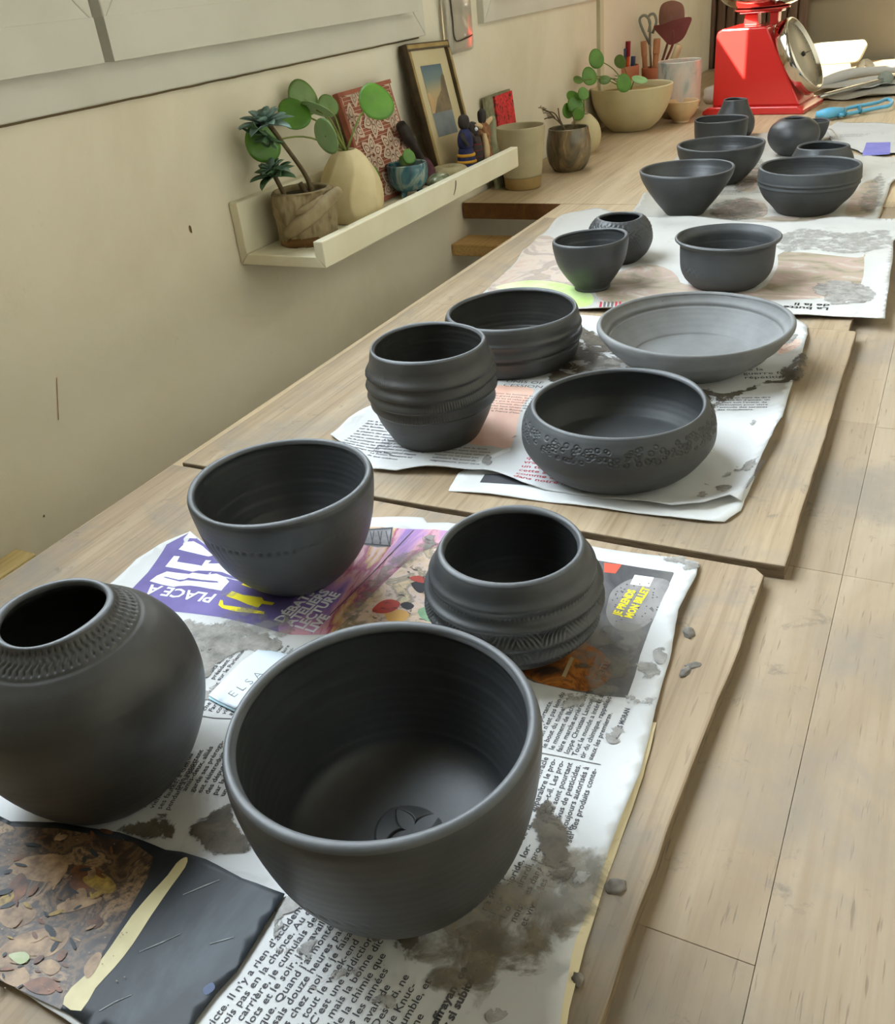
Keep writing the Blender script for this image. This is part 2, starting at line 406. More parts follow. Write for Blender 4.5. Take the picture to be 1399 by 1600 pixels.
def slab(name, poly, z0, z1, mat, parent=None, bev=.0015, edge=None):
    bm = bmesh.new()
    vs = [bm.verts.new((x, y, z0)) for x, y in poly]
    f = bm.faces.new(vs); bmesh.ops.recalc_face_normals(bm, faces=[f])
    r = bmesh.ops.extrude_face_region(bm, geom=[f])
    ev = [g for g in r['geom'] if isinstance(g, bmesh.types.BMVert)]
    bmesh.ops.translate(bm, vec=(0, 0, z1-z0), verts=ev)
    bmesh.ops.recalc_face_normals(bm, faces=bm.faces[:])
    if bev:
        ee = [e for e in bm.edges if all(abs(v.co.z-max(z0, z1)) < 1e-6 for v in e.verts)]
        bmesh.ops.bevel(bm, geom=ee, offset=bev, segments=2, affect='EDGES', profile=.5)
    mats = [mat]
    if edge is not None:
        mats.append(edge); bm.faces.ensure_lookup_table()
        for fc in bm.faces:
            if abs(fc.normal.z) < .5: fc.material_index = 1
    bmesh.ops.triangulate(bm, faces=[fc for fc in bm.faces if len(fc.verts) > 4])
    return bm_obj(name, bm, mats, parent)
def edge_wobble(poly, step, amp, seed):
    rs = random.Random(seed); out = []
    for i in range(len(poly)):
        a = np.array(poly[i]); b = np.array(poly[(i+1) % len(poly)]); L = np.linalg.norm(b-a); k = max(1, int(L/step))
        nrm = np.array([-(b-a)[1], (b-a)[0]])/L
        for j in range(k):
            t = j/k; w = 0 if j == 0 else noise.noise(Vector((t*L*14+seed*7.3, seed*3.1, 0)))*amp+rs.uniform(-amp, amp)*.25
            out.append(tuple(a+(b-a)*t+nrm*w))
    return out
def text_mesh(name, body, size, origin, ang, hf, mat, parent, pitch=None, lift=.0004, bold=0., shear=0., xs=1., align='LEFT'):
    cu = bpy.data.curves.new(name, 'FONT'); cu.body = body; cu.size = size; cu.resolution_u = 2
    cu.offset = bold; cu.shear = shear; cu.align_x = align
    if pitch: cu.space_line = pitch/size
    o = bpy.data.objects.new(name, cu); COL.objects.link(o)
    dg = bpy.context.evaluated_depsgraph_get()
    me = bpy.data.meshes.new_from_object(o.evaluated_get(dg))
    bpy.data.objects.remove(o); bpy.data.curves.remove(cu)
    c, s = math.cos(ang), math.sin(ang); lift *= .45
    for v in me.vertices:
        x, y = v.co.x*xs, v.co.y
        wx, wy = origin[0]+c*x-s*y, origin[1]+s*x+c*y
        v.co = (wx, wy, hf(wx, wy)+lift)
    me.materials.clear(); me.materials.append(mat); me.name = name
    return link(bpy.data.objects.new(name, me), parent)

# ================================================================== the room
Y_BACK = 2.42
def wall_with_holes(name, ycuts, zcuts, holes, x0, x1, mat):
    v, f = [], []
    def quad(*p):
        b = len(v); v.extend(p); f.append(tuple(range(b, b+len(p))))
    solid = {}
    for i in range(len(ycuts)-1):
        for j in range(len(zcuts)-1):
            yc = (ycuts[i]+ycuts[i+1])/2; zc = (zcuts[j]+zcuts[j+1])/2
            solid[i, j] = not any(a < yc < b and c < zc < d for a, b, c, d in holes)
    for (i, j), s in solid.items():
        if not s: continue
        a, b, c, d = ycuts[i], ycuts[i+1], zcuts[j], zcuts[j+1]
        quad((x1, a, c), (x1, b, c), (x1, b, d), (x1, a, d))
        quad((x0, a, c), (x0, a, d), (x0, b, d), (x0, b, c))
        for di, dj, p in ((-1, 0, ((x0, a, c), (x1, a, c), (x1, a, d), (x0, a, d))), (1, 0, ((x0, b, c), (x0, b, d), (x1, b, d), (x1, b, c))),
                          (0, -1, ((x0, a, c), (x0, b, c), (x1, b, c), (x1, a, c))), (0, 1, ((x0, a, d), (x1, a, d), (x1, b, d), (x0, b, d)))):
            if not solid.get((i+di, j+dj), False): quad(*p)
    return mk(name, v, f, mat, None, False)
W1 = (-.70, .40, .395, 1.40); W2 = (.70, 1.40, .395, 1.40)
wl = wall_with_holes('wall_left', [-1.8, W1[0], W1[1], W2[0], W2[1], Y_BACK], [-.75, W1[2], 1.40, 1.75], [W1, W2], -.04, 0., M['wall'])
struct(wl, 'cream painted plaster wall under the windows')
struct(box('wall_back', (-.14, Y_BACK, -.75), (1.66, Y_BACK+.1, 1.75), M['back_wall']), 'dull beige wall at the far end of the room')
struct(box('floor', (-.14, -1.8, -.80), (1.76, Y_BACK+.1, -.75), M['floor']))
M['room_paint'] = mottled('room_paint', srgb(242, 232, 208), srgb(244, 235, 212), 3, .85, .2)
struct(box('wall_right', (1.66, -1.8, -.75), (1.76, Y_BACK+.1, 1.75), M['room_paint']), 'cream wall on the right side of the room, out of the picture')
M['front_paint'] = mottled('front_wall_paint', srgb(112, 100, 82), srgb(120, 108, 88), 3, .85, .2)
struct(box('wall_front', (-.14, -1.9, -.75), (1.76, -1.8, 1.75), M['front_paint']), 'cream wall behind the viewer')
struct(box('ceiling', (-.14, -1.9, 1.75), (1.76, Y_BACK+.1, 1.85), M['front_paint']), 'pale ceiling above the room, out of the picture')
# unseen wall added outside only to keep the sun off the near window
struct(box('wall_sun_blocker', (-.62, -3.6, -.75), (-.52, -.74, 2.6), M['back_wall']))

# small chips and pencil line on the wall
def wall_mark(name, px, py, w, h, mat):
    p = PX(px, py, 0.0)
    pts = smooth_poly([(w*math.cos(a)*random.uniform(.6, 1.1), h*math.sin(a)*random.uniform(.6, 1.1)) for a in np.linspace(0, 2*math.pi, 8)[:-1]], 4)
    v = [(.0006, p[1]+a, p[2]+b) for a, b in pts]
    mk(name, v, [tuple(range(len(v)))], mat, wl, False)
M['chip'] = new_mat('wall_chip', srgb(116, 92, 62), .9, .1)
wall_mark('plaster_chip', 297, 358, .0026, .0055, M['chip'])
wall_mark('plaster_chip', 388, 808, .002, .002, M['chip'])
wall_mark('plaster_chip', 68, 806, .0016, .0016, M['chip'])
M['pencil'] = new_mat('red_pencil', srgb(176, 128, 104), .9, .1)
_a, _b = PX(88, 590, 0), PX(91, 656, 0)
mk('pencil_line', [(.0006, _a[1]-.0005, _a[2]), (.0006, _b[1]-.0005, _b[2]), (.0006, _b[1]+.0004, _b[2]), (.0006, _a[1]+.0004, _a[2])], [(0, 1, 2, 3)], M['pencil'], wl, False)

def mitred(parent, name, y0, y1, z0, z1, w, x0, x1, mat, sides='BLRT', gap=.0005):
    """frame of four mitred bars in the wall plane"""
    g = gap
    bars = {'B': ((y0, z0), (y1, z0), (y1-w, z0+w), (y0+w, z0+w)), 'T': ((y0, z1), (y0+w, z1-w), (y1-w, z1-w), (y1, z1)),
            'L': ((y0, z0), (y0+w, z0+w), (y0+w, z1-w), (y0, z1)), 'R': ((y1, z0), (y1, z1), (y1-w, z1-w), (y1-w, z0+w))}
    nm = {'B': 'bottom_rail', 'T': 'top_rail', 'L': 'stile', 'R': 'stile'}
    for s in sides:
        q = np.array(bars[s]); c = q.mean(0); q = q+np.sign(c-q)*g*.5
        v = [(x1, a, b) for a, b in q]+[(x0, a, b) for a, b in q]
        f = [(0, 1, 2, 3), (7, 6, 5, 4)]+[(i, i+4, (i+1) % 4+4, (i+1) % 4) for i in range(4)]
        bm = bmesh.new(); vs = [bm.verts.new(p) for p in v]
        for t in f: bm.faces.new([vs[k] for k in t])
        bmesh.ops.recalc_face_normals(bm, faces=bm.faces[:])
        bmesh.ops.bevel(bm, geom=[e for e in bm.edges if all(abs(vv.co.x-x1) < 1e-6 for vv in e.verts)], offset=.0015, segments=2, affect='EDGES', profile=.5)
        bm_obj(name+'_'+nm[s], bm, mat, parent)
def window(n, y0, y1, zb, zt, sashes, label):
    r = struct(empty('window_%d' % n, (0, (y0+y1)/2, zb)), label)
    h = empty('frame', (0, 0, 0)); 
    bpy.data.objects.remove(h)
    sub = r
    class _P: pass
    inv = Matrix.Translation((0, -(y0+y1)/2, -zb))
    before = set(bpy.data.objects)
    mitred(sub, 'frame', y0, y1, zb, zt, .052, -.02, .012, M['white_paint'])
    for a, b in sashes:
        box('drip_rail', (.0, a, .290), (.0304, b, .3262), M['white_paint'], sub, .0003, 1)
        mitred(sub, 'sash', a, b, .3222, zt-.03, .075, -.01, .030, M['white_paint'])
        box('glass_pane', (-.003, a+.06, .38), (.003, b-.06, zt-.09), M['glass'], sub)
        mitred(sub, 'glazing_bead', a+.069, b-.069, .3912, zt-.099, .012, .024, .0335, M['white_paint'])
    for o in set(bpy.data.objects)-before:
        o.data.transform(inv)
    return r
window(1, -.84, .487, .2565, 1.46, ((-.775, -.158), (-.146, .437)), 'white window frame with two sashes above the small ledge')
window(2, .690, 1.49, .2565, 1.46, ((.735, 1.445),), 'white window frame further along the wall')
# plaster crack line under the window frame
cr = []
for y in np.linspace(-.84, .485, 90): cr.append((y, .2545+.0007*noise.noise(Vector((y*30, 0, 0)))))
v = [(.0008, y, z+.0011) for y, z in cr]+[(.0008, y, z-.0009) for y, z in cr]; k = len(cr)
mk('plaster_crack', v, [(i, k+i, k+i+1, i+1) for i in range(k-1)], M['crack'], wl, False)

# clear plastic cover with a dark hook beside the window
M['plastic'] = new_mat('clear_plastic', srgb(236, 230, 218), .08, .6)
BS(M['plastic']).inputs['Transmission Weight'].default_value = .7
M['dark_metal'] = new_mat('dark_metal', srgb(70, 62, 56), .4, .5, .6)
pc = empty('plastic_cover', (.002, .595, .222), 0, 'clear plastic cover with a dark hook hanging between the two windows', 'cover')
bm = bmesh.new(); bmesh.ops.create_cube(bm, size=1); bmesh.ops.scale(bm, vec=(.016, .085, .13), verts=bm.verts); bmesh.ops.translate(bm, vec=(.008, 0, .066), verts=bm.verts)
bmesh.ops.bevel(bm, geom=bm.edges[:], offset=.0075, segments=4, affect='EDGES', profile=.5)
bm_obj('sleeve', bm, M['plastic'], pc, True)
tube('hook', [(.0175, -.037, .10), (.0178, -.034, .05), (.018, -.030, .021), (.018, .01, .021), (.018, .028, .023)], .0011, M['dark_metal'], pc)
# faint pipe trim up the wall further back
M['trim'] = mottled('trim_paint', srgb(196, 188, 158), srgb(206, 198, 170), 12, .6, .3)
struct(box('trim_1', (0, 1.285, .0), (.008, 1.31, .2555), M['trim']))

# brown ribbed folding door at the end of the left wall
dr = struct(empty('door_1', (.11, 2.40, -.75)), 'brown ribbed folding door behind the tool pots')
box('door_frame', (-.125, -.035, 0), (-.10, .01, 1.9), M['brown_door'], dr, .003)
for i in range(9):
    x = -.098+i*.030
    bm = bmesh.new(); bmesh.ops.create_cube(bm, size=1); bmesh.ops.scale(bm, vec=(.0275, .02, 1.9), verts=bm.verts); bmesh.ops.translate(bm, vec=(x+.014, -.008, .95), verts=bm.verts)
    bmesh.ops.bevel(bm, geom=[e for e in bm.edges if abs(e.verts[0].co.z-e.verts[1].co.z) > .5], offset=.008, segments=3, affect='EDGES', profile=.5)
    bm_obj('door_slat', bm, M['brown_door'], dr, False)
# dark rail across the far wall
M['rail'] = mottled('dark_rail', srgb(86, 70, 58), srgb(98, 80, 66), 10, .6, .3)
struct(box('trim_2', (.20, Y_BACK-.02, .168), (1.59, Y_BACK-.001, .26), M['rail'], None, .003), 'dark brown rail across the far wall')

# ================================================================== picture ledge on the wall
LZ = .062
ledge = tag(empty('picture_ledge', (0, 0, LZ)), 'narrow white picture ledge holding plants and ornaments on the wall', 'shelf')
def prism_y(name, sec, y0, y1, mat, parent, bev=.0012):
    bm = bmesh.new(); a = [bm.verts.new((x, y0, z)) for x, z in sec]; b = [bm.verts.new((x, y1, z)) for x, z in sec]
    bm.faces.new(a); bm.faces.new(b[::-1]); n = len(sec)
    for i in range(n): bm.faces.new((a[i], b[i], b[(i+1) % n], a[(i+1) % n]))
    bmesh.ops.recalc_face_normals(bm, faces=bm.faces[:])
    if bev: bmesh.ops.bevel(bm, geom=bm.edges[:], offset=bev, segments=2, affect='EDGES', profile=.5)
    return bm_obj(name, bm, mat, parent)
t = .0125
prism_y('back_panel', ((.0005, 0), (t, t), (t, .070), (.0005, .070)), 0, .55, M['ledge_paint'], ledge)
prism_y('bottom_panel', ((.0008, 0), (.1195, 0), (.12-t, t), (t+.0003, t)), 0, .55, M['ledge_paint'], ledge)
lip = prism_y('front_lip', ((.12, .0003), (.12, .0295), (.12-t, .0295), (.12-t, t+.0003)), 0, .55, M['ledge_paint'], ledge)
M['scuff'] = new_mat('scuff', srgb(110, 100, 84), .8, .2)
sc = [(.3295, .0250), (.3285, .020), (.326, .0145), (.3205, .0080), (.3222, .0074), (.3290, .0140), (.3320, .020), (.3325, .0250)]
mk('scuff_mark', [(.1203, y, z) for y, z in sc], [tuple(range(len(sc)))], M['scuff'], lip, False)
# strip of paper under the first pot
mk('paper_strip', [(.052, .002, t+.0006), (.060, .004, t+.0006), (.100, .085, t+.0006), (.090, .085, t+.0006)], [(0, 1, 2, 3)], M['ledge_paint'], ledge, False)

# ================================================================== tables
TE = .178
near_t = tag(empty('worktable', (0, 0, -.75)), 'long wooden worktable of glued staves carrying the boards of dark pots', 'table')
def at_table(o, root):
    o.data.transform(Matrix.Translation(-root.location)); return o
at_table(box('core_panel', (TE, -1.05, -.027), (.6475, .5755, 0), M['worktop'], near_t, .0012), near_t)
rs = random.Random(3)
first = None
cols = [(.648, .6975), (.698, .7475), (.748, .7975), (.798, .8475), (.848, .8975), (.898, .9475)]
cuts = [[-1.05, -.94, -.603, -.334, -.12, .17, .40, .5755], [-1.05, -.78, -.334, -.125, .20, .43, .5755], [-1.05, -.86, -.60, -.27, .02, .3, .5755], [-1.05, -.7, -.4, -.1, .22, .5755], [-1.05, -.8, -.5, -.2, .1, .5755], [-1.05, -.66, -.3, 0, .3, .5755]]
for (a, b), cu in zip(cols, cuts):
    for y0, y1 in zip(cu[:-1], cu[1:]):
        o = box('stave', (a, y0+.0001, -.027), (b+.0003, y1-.0001, rs.uniform(-.0002, 0)), M['stave'], near_t, .0002)
        at_table(o, near_t)
for x, y in ((.24, -.95), (.88, -.95), (.24, .46), (.88, .46)):
    at_table(box('leg', (x-.03, y-.03, -.75), (x+.03, y+.03, -.027), M['worktop_edge'], near_t, .002), near_t)
far_t = tag(empty('worktable', (0, 0, -.75)), 'far wooden worktable with a thick brown front edge against the wall', 'table')
fo = slab('tabletop', [(.003, .577), (.95, .577), (.95, 2.36), (.003, 2.36)], -.026, 0, M['worktop'], far_t, .001, M['worktop_edge']); at_table(fo, far_t)
for x, y in ((.06, 2.3), (.88, 2.3), (.24, .70), (.88, .70)):
    at_table(box('leg', (x-.03, y-.03, -.75), (x+.03, y+.03, -.026), M['worktop_edge'], far_t, .002), far_t)
# pine battens in the gap behind the near table
tag(box('batten', (.0005, .527, -.075), (.60, .590, -.056), M['batten'], None, .0015), 'pale pine batten under the tables, ending at the wall', 'batten')
b2 = tag(empty('batten', (.06, -.72, -.115)), 'pale pine batten in the gap beside the wall, at the left edge', 'batten')
box('bar', (-.0, -.30, 0), (.024, .293, .060), M['batten_y'], b2, .0015)
box('strip', (-.028, -.30, 0), (-.001, .268, .056), M['batten_y'], b2, .0015)

# ================================================================== boards
B1, B2, B3 = .0080, .0098, .0080
def board(poly, z1, mat, label, seed):
    p = edge_wobble(poly, .02, .0016, seed)
    return tag(slab('plywood_board', p, .0003, z1, mat, None, .0012, M['board_edge']), label, 'board', 'plywood boards on the worktable')
board([(.190, -1.02), (.6545, -1.02), (.6545, -.700), (.6535, -.56), (.6575, -.43), (.6570, -.3605), (.651, -.3545), (.50, -.3545), (.192, -.3535)], B1, M['board_dark'], 'worn plywood board nearest the viewer with clay crumbs on it', 1)
board([(.2005, -.3515), (.45, -.3510), (.6670, -.3500), (.6660, -.15), (.6650, .0545), (.662, .0565), (.45, .057), (.1995, .056)], B2, M['board'], 'middle plywood board under the wide flat dish', 2)
board([(.198, .0605), (.45, .0605), (.6580, .0600), (.6570, .30), (.6560, .457), (.197, .457)], B3, M['board'], 'plywood board furthest from the viewer, under the small cup', 3)

# ================================================================== dark clay pots
def N2(x, y, z=0.): return noise.noise(Vector((x, y, z)))
def vnoise(th, s, Z, zs, seed=0.):
    f = np.vectorize(lambda a, z: noise.noise(Vector((math.cos(a)*s+seed, math.sin(a)*s, z*zs+seed*2))))
    return f(th+0*Z, Z+0*th)
def rings(Z, k, a, ph=0.): return a*np.sin(Z*k+ph)
def gauss(x, c, w): return np.exp(-((x-c)/w)**2)
def pot(name, label, x, y, z0, outer, t, mat, floor=None, seg=128, n=80, disp=None, rot=0., tilt=(0, 0), wob=.0006, rim=7, idisp=None, soft=.006):
    prof, fl = vessel_profile(outer, t, floor if floor is not None else t*1.3, n, rim, soft)
    H = max(p[1] for p in outer); seed = (x*13.7+y*7.1) % 9
    def D(th, R, Z, F):
        d = wob*(np.sin(2*th+seed)+.5*np.sin(3*th+2*seed))*(Z/H)*np.where(F == 4, 0, 1)
        d = d*np.where(F == 3, -1, 1)
        d = d+np.where(F == 3, rings(Z, 1500, .00004, seed)+rings(Z+.0006*np.sin(th), 640, .00005)*(1+np.sin(Z*170+seed)), 0)
        d = d+np.where(F == 1, rings(Z, 1300, .00002, seed), 0)
        if disp is not None: d = d+np.where(F == 1, disp(th, R, Z), 0)
        if idisp is not None: d = d+np.where(F == 3, idisp(th, R, Z), 0)
        return d
    o = revolve(name, prof, mat, None, (x, y, z0), seg, D, fl)
    o.rotation_euler = (tilt[0], tilt[1], rot)
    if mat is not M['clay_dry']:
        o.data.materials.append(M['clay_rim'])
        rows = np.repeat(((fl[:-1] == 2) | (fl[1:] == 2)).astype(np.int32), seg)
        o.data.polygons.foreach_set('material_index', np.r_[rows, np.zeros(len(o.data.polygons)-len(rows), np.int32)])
    return tag(o, label, 'pot' if 'vase' in name or 'pot' in name else ('cup' if 'cup' in name else ('plate' if 'dish' in name else 'bowl')), 'dark unfired clay pots drying on newspaper')
ZA, ZC, ZD, ZE = B1+.0014, B2+.0016, B3+.0014, .0030

# --- tall vase with a small mouth and a band of leaf stamps
def d_vase(th, R, Z):
    # two rows of pressed dots and a wheat-ear garland between two lines
    k = 64; u = (th*k/(2*np.pi)) % 1-.5
    row = lambda zc, s, ph: -.0011*gauss(((th*k/(2*np.pi)+ph) % 1-.5)*.0052, 0, .0011*s)*gauss(Z, zc, .0011*s)
    d = row(.0950, .6, 0)+row(.0898, .6, .5)
    ear = np.sin(th*k*1.0+np.sign(Z-.0924)*(Z-.0924)*2200)
    d = d+np.where((Z > .0900) & (Z < .0948), .00040*ear*gauss(Z, .0924, .0013), 0)
    d = d-.0006*gauss(Z, .0878, .0006)*.6
    return d
pot('round_vase', 'large round dark clay vase with a leaf-stamped collar at the left edge', .3985, -.6275, ZA,
    [(.031, 0), (.0350, .002), (.0440, .016), (.0515, .034), (.0540, .050), (.0518, .066), (.0448, .0785), (.0365, .0868), (.0290, .0930), (.0258, .0972)], .0036, M['clay_warm'], .006, 420, 150, d_vase, rim=7)
# --- big bowl in front
def d_big(th, R, Z):
    a = (th % (2*np.pi))
    win = gauss(((a-4.05+np.pi) % (2*np.pi))-np.pi, 0, .62)
    st = 0
    for i, zc in enumerate((.040, .032, .025)):
        zz = zc+.0006*np.sin(th*9)
        ph = np.sin(th*64+i*1.7+(Z-zz)*900)
        st = st+(-.0022)*np.clip(ph, 0, 1)*gauss(Z, zz, .0019)
    return st*win
big = pot('open_bowl', 'largest dark clay bowl in front with a flower pressed into its floor', .5603, -.6226, ZA,
    [(.0235, 0), (.0270, .0012), (.0400, .013), (.0505, .031), (.0565, .052), (.0592, .070), (.0597, .080), (.0590, .0838)], .0046, M['clay'], .0165, 360, 130, d_big, rim=9, soft=.016)
# medallion with four carved petals on the bowl floor
def petal(x, y):
    best = 0.
    for k in range(4):
        a = math.radians(58+90*k); u = x*math.cos(a)+y*math.sin(a); w = -x*math.sin(a)+y*math.cos(a)
        L = .0132
        if 0 < u < L:
            hw = .0037*math.sin(math.pi*min(1, (u/L))**.8)
            if abs(w) < hw:
                e = 1-abs(w)/hw
                best = max(best, min(1, e*3.0)*(1.0-.55*min(1, max(0, (w+hw*.2)/(hw*1.2)))))
    return best
vv, ff = [(0, 0, .0007)], []
NR, NS = 46, 120
for i in range(1, NR+1):
    r = .0160*i/NR
    for j in range(NS):
        a = 2*math.pi*j/NS; px_, py_ = r*math.cos(a), r*math.sin(a)
        edge = min(1, (NR-i)/3)
        vv.append((px_, py_, .0007*edge-.0030*petal(px_, py_)*edge))
for j in range(NS): ff.append((0, 1+j, 1+(j+1) % NS))
for i in range(NR-1):
    for j in range(NS):
        a = 1+i*NS+j; b = 1+i*NS+(j+1) % NS; ff.append((a, a+NS, b+NS, b))
mk('flower_medallion', vv, ff, M['clay'], big, True, (.001, .007, .0172))
# --- bowl upper left on the first board
def d_b3(th, R, Z):
    a = th % (2*np.pi)
    dots = 0
    u = (th*70/(2*np.pi)) % 1-.5
    dots = -.0014*gauss(u, 0, .22)*gauss(Z, .0515, .0012)*gauss(((a-5.0+np.pi) % (2*np.pi))-np.pi, 0, .7)
    fan = -.0012*np.clip(np.sin(th*60+Z*500), 0, 1)*gauss(Z, .046, .006)*gauss(((a-4.0+np.pi) % (2*np.pi))-np.pi, 0, .45)
    return dots+fan
pot('open_bowl', 'deep dark clay bowl standing on the purple lettering of the newspaper', .3893, -.4544, ZA,
    [(.0215, 0), (.0245, .001), (.0345, .0095), (.0455, .024), (.0520, .041), (.0550, .057), (.0560, .066), (.0553, .0692)], .0043, M['clay'], .006, 300, 110, d_b3, rim=8)
# --- bulbous bowl with ridges and combed bands
def d_b4(th, R, Z):
    rg = .0016*gauss(Z, .0485, .0024)+.0030*gauss(Z, .0385, .0024)+.0032*gauss(Z, .0285, .0026)+.0024*gauss(Z, .0185, .0024)
    hb = 0
    for i, zc in enumerate((.0335, .0235, .0145)):
        amp = .5+.5*np.sin(th*5+i*2.1)
        hb = hb+.0008*np.sign(np.sin(th*118+np.where(np.sin(th*11+i) > 0, 1, -1)*(Z-zc)*1700))*gauss(Z, zc, .0034)*(.35+.65*amp)
    dots = -.0007*gauss((th*120/(2*np.pi)) % 1-.5, 0, .25)*gauss(Z, .0445, .0007)
    return rg+hb+dots
pot('ridged_bowl', 'bulging dark clay bowl with combed ridges beside the big front bowl', .5426, -.4632, ZA,
    [(.0270, 0), (.0305, .0012), (.0390, .008), (.0440, .018), (.0458, .029), (.0452, .040), (.0430, .050), (.0405, .0570), (.0388, .0600)], .0042, M['clay'], .006, 480, 150, d_b4, rim=9)
# --- low wide bowl with a band of little rings
_rr = random.Random(5)
ringspots = []
for i in range(360):
    ringspots.append((_rr.uniform(0, 2*math.pi), _rr.uniform(.0325, .0425), _rr.uniform(.0012, .0019)))
def d_b5(th, R, Z):
    d = np.zeros(np.broadcast(th, Z).shape)
    for a0, zc, r in ringspots:
        u = ((th-a0+np.pi) % (2*np.pi)-np.pi)*.068
        q = np.sqrt(u*u+((Z-zc)*1.25)**2)
        d = np.minimum(d, -.0008*gauss(q, r, .00040))
    return d+.0002*np.sin(Z*380)
pot('low_bowl', 'wide low dark clay bowl with a band of tiny pressed rings', .5346, -.2551, ZC,
    [(.0455, 0), (.0500, .0012), (.0600, .009), (.0672, .020), (.0688, .029), (.0668, .038), (.0634, .0448), (.0612, .0480)], .0036, M['clay_mid'], .006, 720, 170, d_b5, rim=8)
# --- ridged pot
def d_b6(th, R, Z):
    d = 0
    for i, (zc, a) in enumerate(((.0600, .0026), (.0500, .0029), (.0405, .0028), (.0315, .0018))):
        zz = zc+.0012*np.sin(th+1.1*i)+.0005*np.sin(3*th+i)
        jag = 1+.22*np.sin(th*150+i)*np.clip(np.sin(th*2.0+i*1.3), 0, 1)
        d = d+a*jag*np.where(Z > zz, gauss(Z, zz, .0046), gauss(Z, zz, .0014))
    return d
pot('ridged_pot', 'barrel-shaped dark clay pot with four ragged ridges', .3822, -.2491, ZC,
    [(.0318, 0), (.0345, .0012), (.0398, .0105), (.0452, .022), (.0485, .035), (.0488, .050), (.0478, .062), (.0462, .0725), (.0451, .0770)], .0036, M['clay_warm'], .006, 480, 150, d_b6, rim=8)
# --- straight sided bowl behind it
def d_b7(th, R, Z):
    return .0020*gauss(Z, .0245+.0012*np.sin(th), .0030)+.0014*gauss(Z, .0335, .0022)-.0016*gauss(Z, .0195+.001*np.sin(th), .0012)+.0002*np.sin(th*110)*gauss(Z, .0215, .0015)
pot('straight_bowl', 'straight-sided dark clay bowl behind the ridged pot, near the table edge', .3785, -.0816, ZC,
    [(.0520, 0), (.0555, .0012), (.0600, .008), (.0622, .018), (.0632, .028), (.0630, .037), (.0620, .0440), (.0607, .0475)], .0040, M['clay_warm'], .006, 300, 110, d_b7, rim=8)
# --- wide flat dish
pot('wide_dish', 'widest shallow grey clay dish with a flat ledge inside the rim', .542, -.0642, ZC,
    [(.0400, 0), (.0430, .0012), (.0560, .0095), (.0690, .0205), (.0790, .0325), (.0820, .0372), (.0826, .0398)], .0040, M['clay_dry'], .0055, 200, 90,
    lambda th, R, Z: .0005*np.sin(Z*560)*gauss(Z, .017, .012), rim=6, idisp=lambda th, R, Z: -.0012*gauss(R, .0725, .0007)+.0004*gauss(R, .0745, .001))
# --- small cup, small globe, cylindrical bowl
def d_b9(th, R, Z):
    u = (th*60/(2*np.pi)) % 1-.5
    return -.0005*gauss(u, 0, .22)*gauss(Z, .030, .0009)
pot('tapered_cup', 'small tapered dark clay cup with a narrow foot and an uneven rim', .3795, .1417, ZD,
    [(.0180, 0), (.0200, .001), (.0206, .005), (.0290, .016), (.0370, .030), (.0405, .044), (.0415, .052), (.0412, .0556)], .0030, M['clay'], .006, 200, 80, d_b9, rim=6, tilt=(0, -.04))
def d_b10(th, R, Z):
    w = np.sin(th*34+np.sin(Z*700)*1.4)*np.sin(Z*900+th*3)
    return .0006*w*gauss(Z, .042, .0075)+.0003*np.sin(th*60)*np.sin(Z*1100)*gauss(Z, .02, .02)
pot('round_vase', 'small globe-shaped dark clay vase right behind the tapered cup', .3758, .254, ZD,
    [(.0215, 0), (.0240, .001), (.0325, .009), (.0378, .020), (.0388, .029), (.0362, .040), (.0312, .0480), (.0272, .0515)], .0036, M['clay'], .006, 300, 100, d_b10, rim=7)
def d_b11(th, R, Z):
    a = th % (2*np.pi)
    return .0005*np.sin(th*46)*np.sin(Z*900+th*8)*gauss(Z, .0225, .004)*gauss(((a-4.0+np.pi) % (2*np.pi))-np.pi, 0, .32)-.0003*gauss((th*70/(2*np.pi)) % 1-.5, 0, .2)*gauss(Z, .027, .0008)
pot('straight_bowl', 'upright dark clay bowl with a pale flared rim', .5186, .1811, ZD,
    [(.0330, 0), (.0355, .001), (.0435, .0085), (.0480, .018), (.0492, .030), (.0494, .0405), (.0497, .0440), (.0520, .0470), (.0545, .0492)], .0030, M['clay_mid'], .005, 260, 100, d_b11, rim=6)
# --- far group
pot('conical_bowl', 'smooth conical dark clay bowl, left one of the front pair in the far group', .3904, .5161, ZE,
    [(.0245, 0), (.0268, .001), (.0330, .0085), (.0440, .022), (.0545, .037), (.0622, .051), (.0649, .0600)], .0036, M['clay'], .005, 160, 70, None, rim=7)
pot('open_bowl', 'dark clay bowl partly hidden behind the conical bowl', .3923, .7255, ZE,
    [(.0320, 0), (.0350, .001), (.0455, .011), (.0570, .026), (.0642, .042), (.0671, .0562)], .0040, M['clay'], .006, 160, 70, None, rim=7)
def d_b14(th, R, Z): return .0009*gauss(Z, .0435, .0012)+.0009*gauss(Z, .0375, .0012)-.0005*gauss(Z, .0405, .001)
pot('ridged_bowl', 'dark clay bowl with two fine raised lines, at the right of the far group', .5508, .5415, ZE,
    [(.0360, 0), (.0390, .001), (.0470, .010), (.0580, .022), (.0645, .036), (.0664, .047), (.0655, .0585)], .0038, M['clay_mid'], .006, 180, 90, d_b14, rim=7)
pot('low_bowl', 'squat dark clay bowl with a shoulder, behind the bowl with raised lines', .5407, .7586, ZE,
    [(.0340, 0), (.0370, .001), (.0455, .010), (.0480, .019), (.0455, .030), (.0405, .0405), (.0387, .0450)], .0044, M['clay'], .006, 140, 60, None, rim=7)
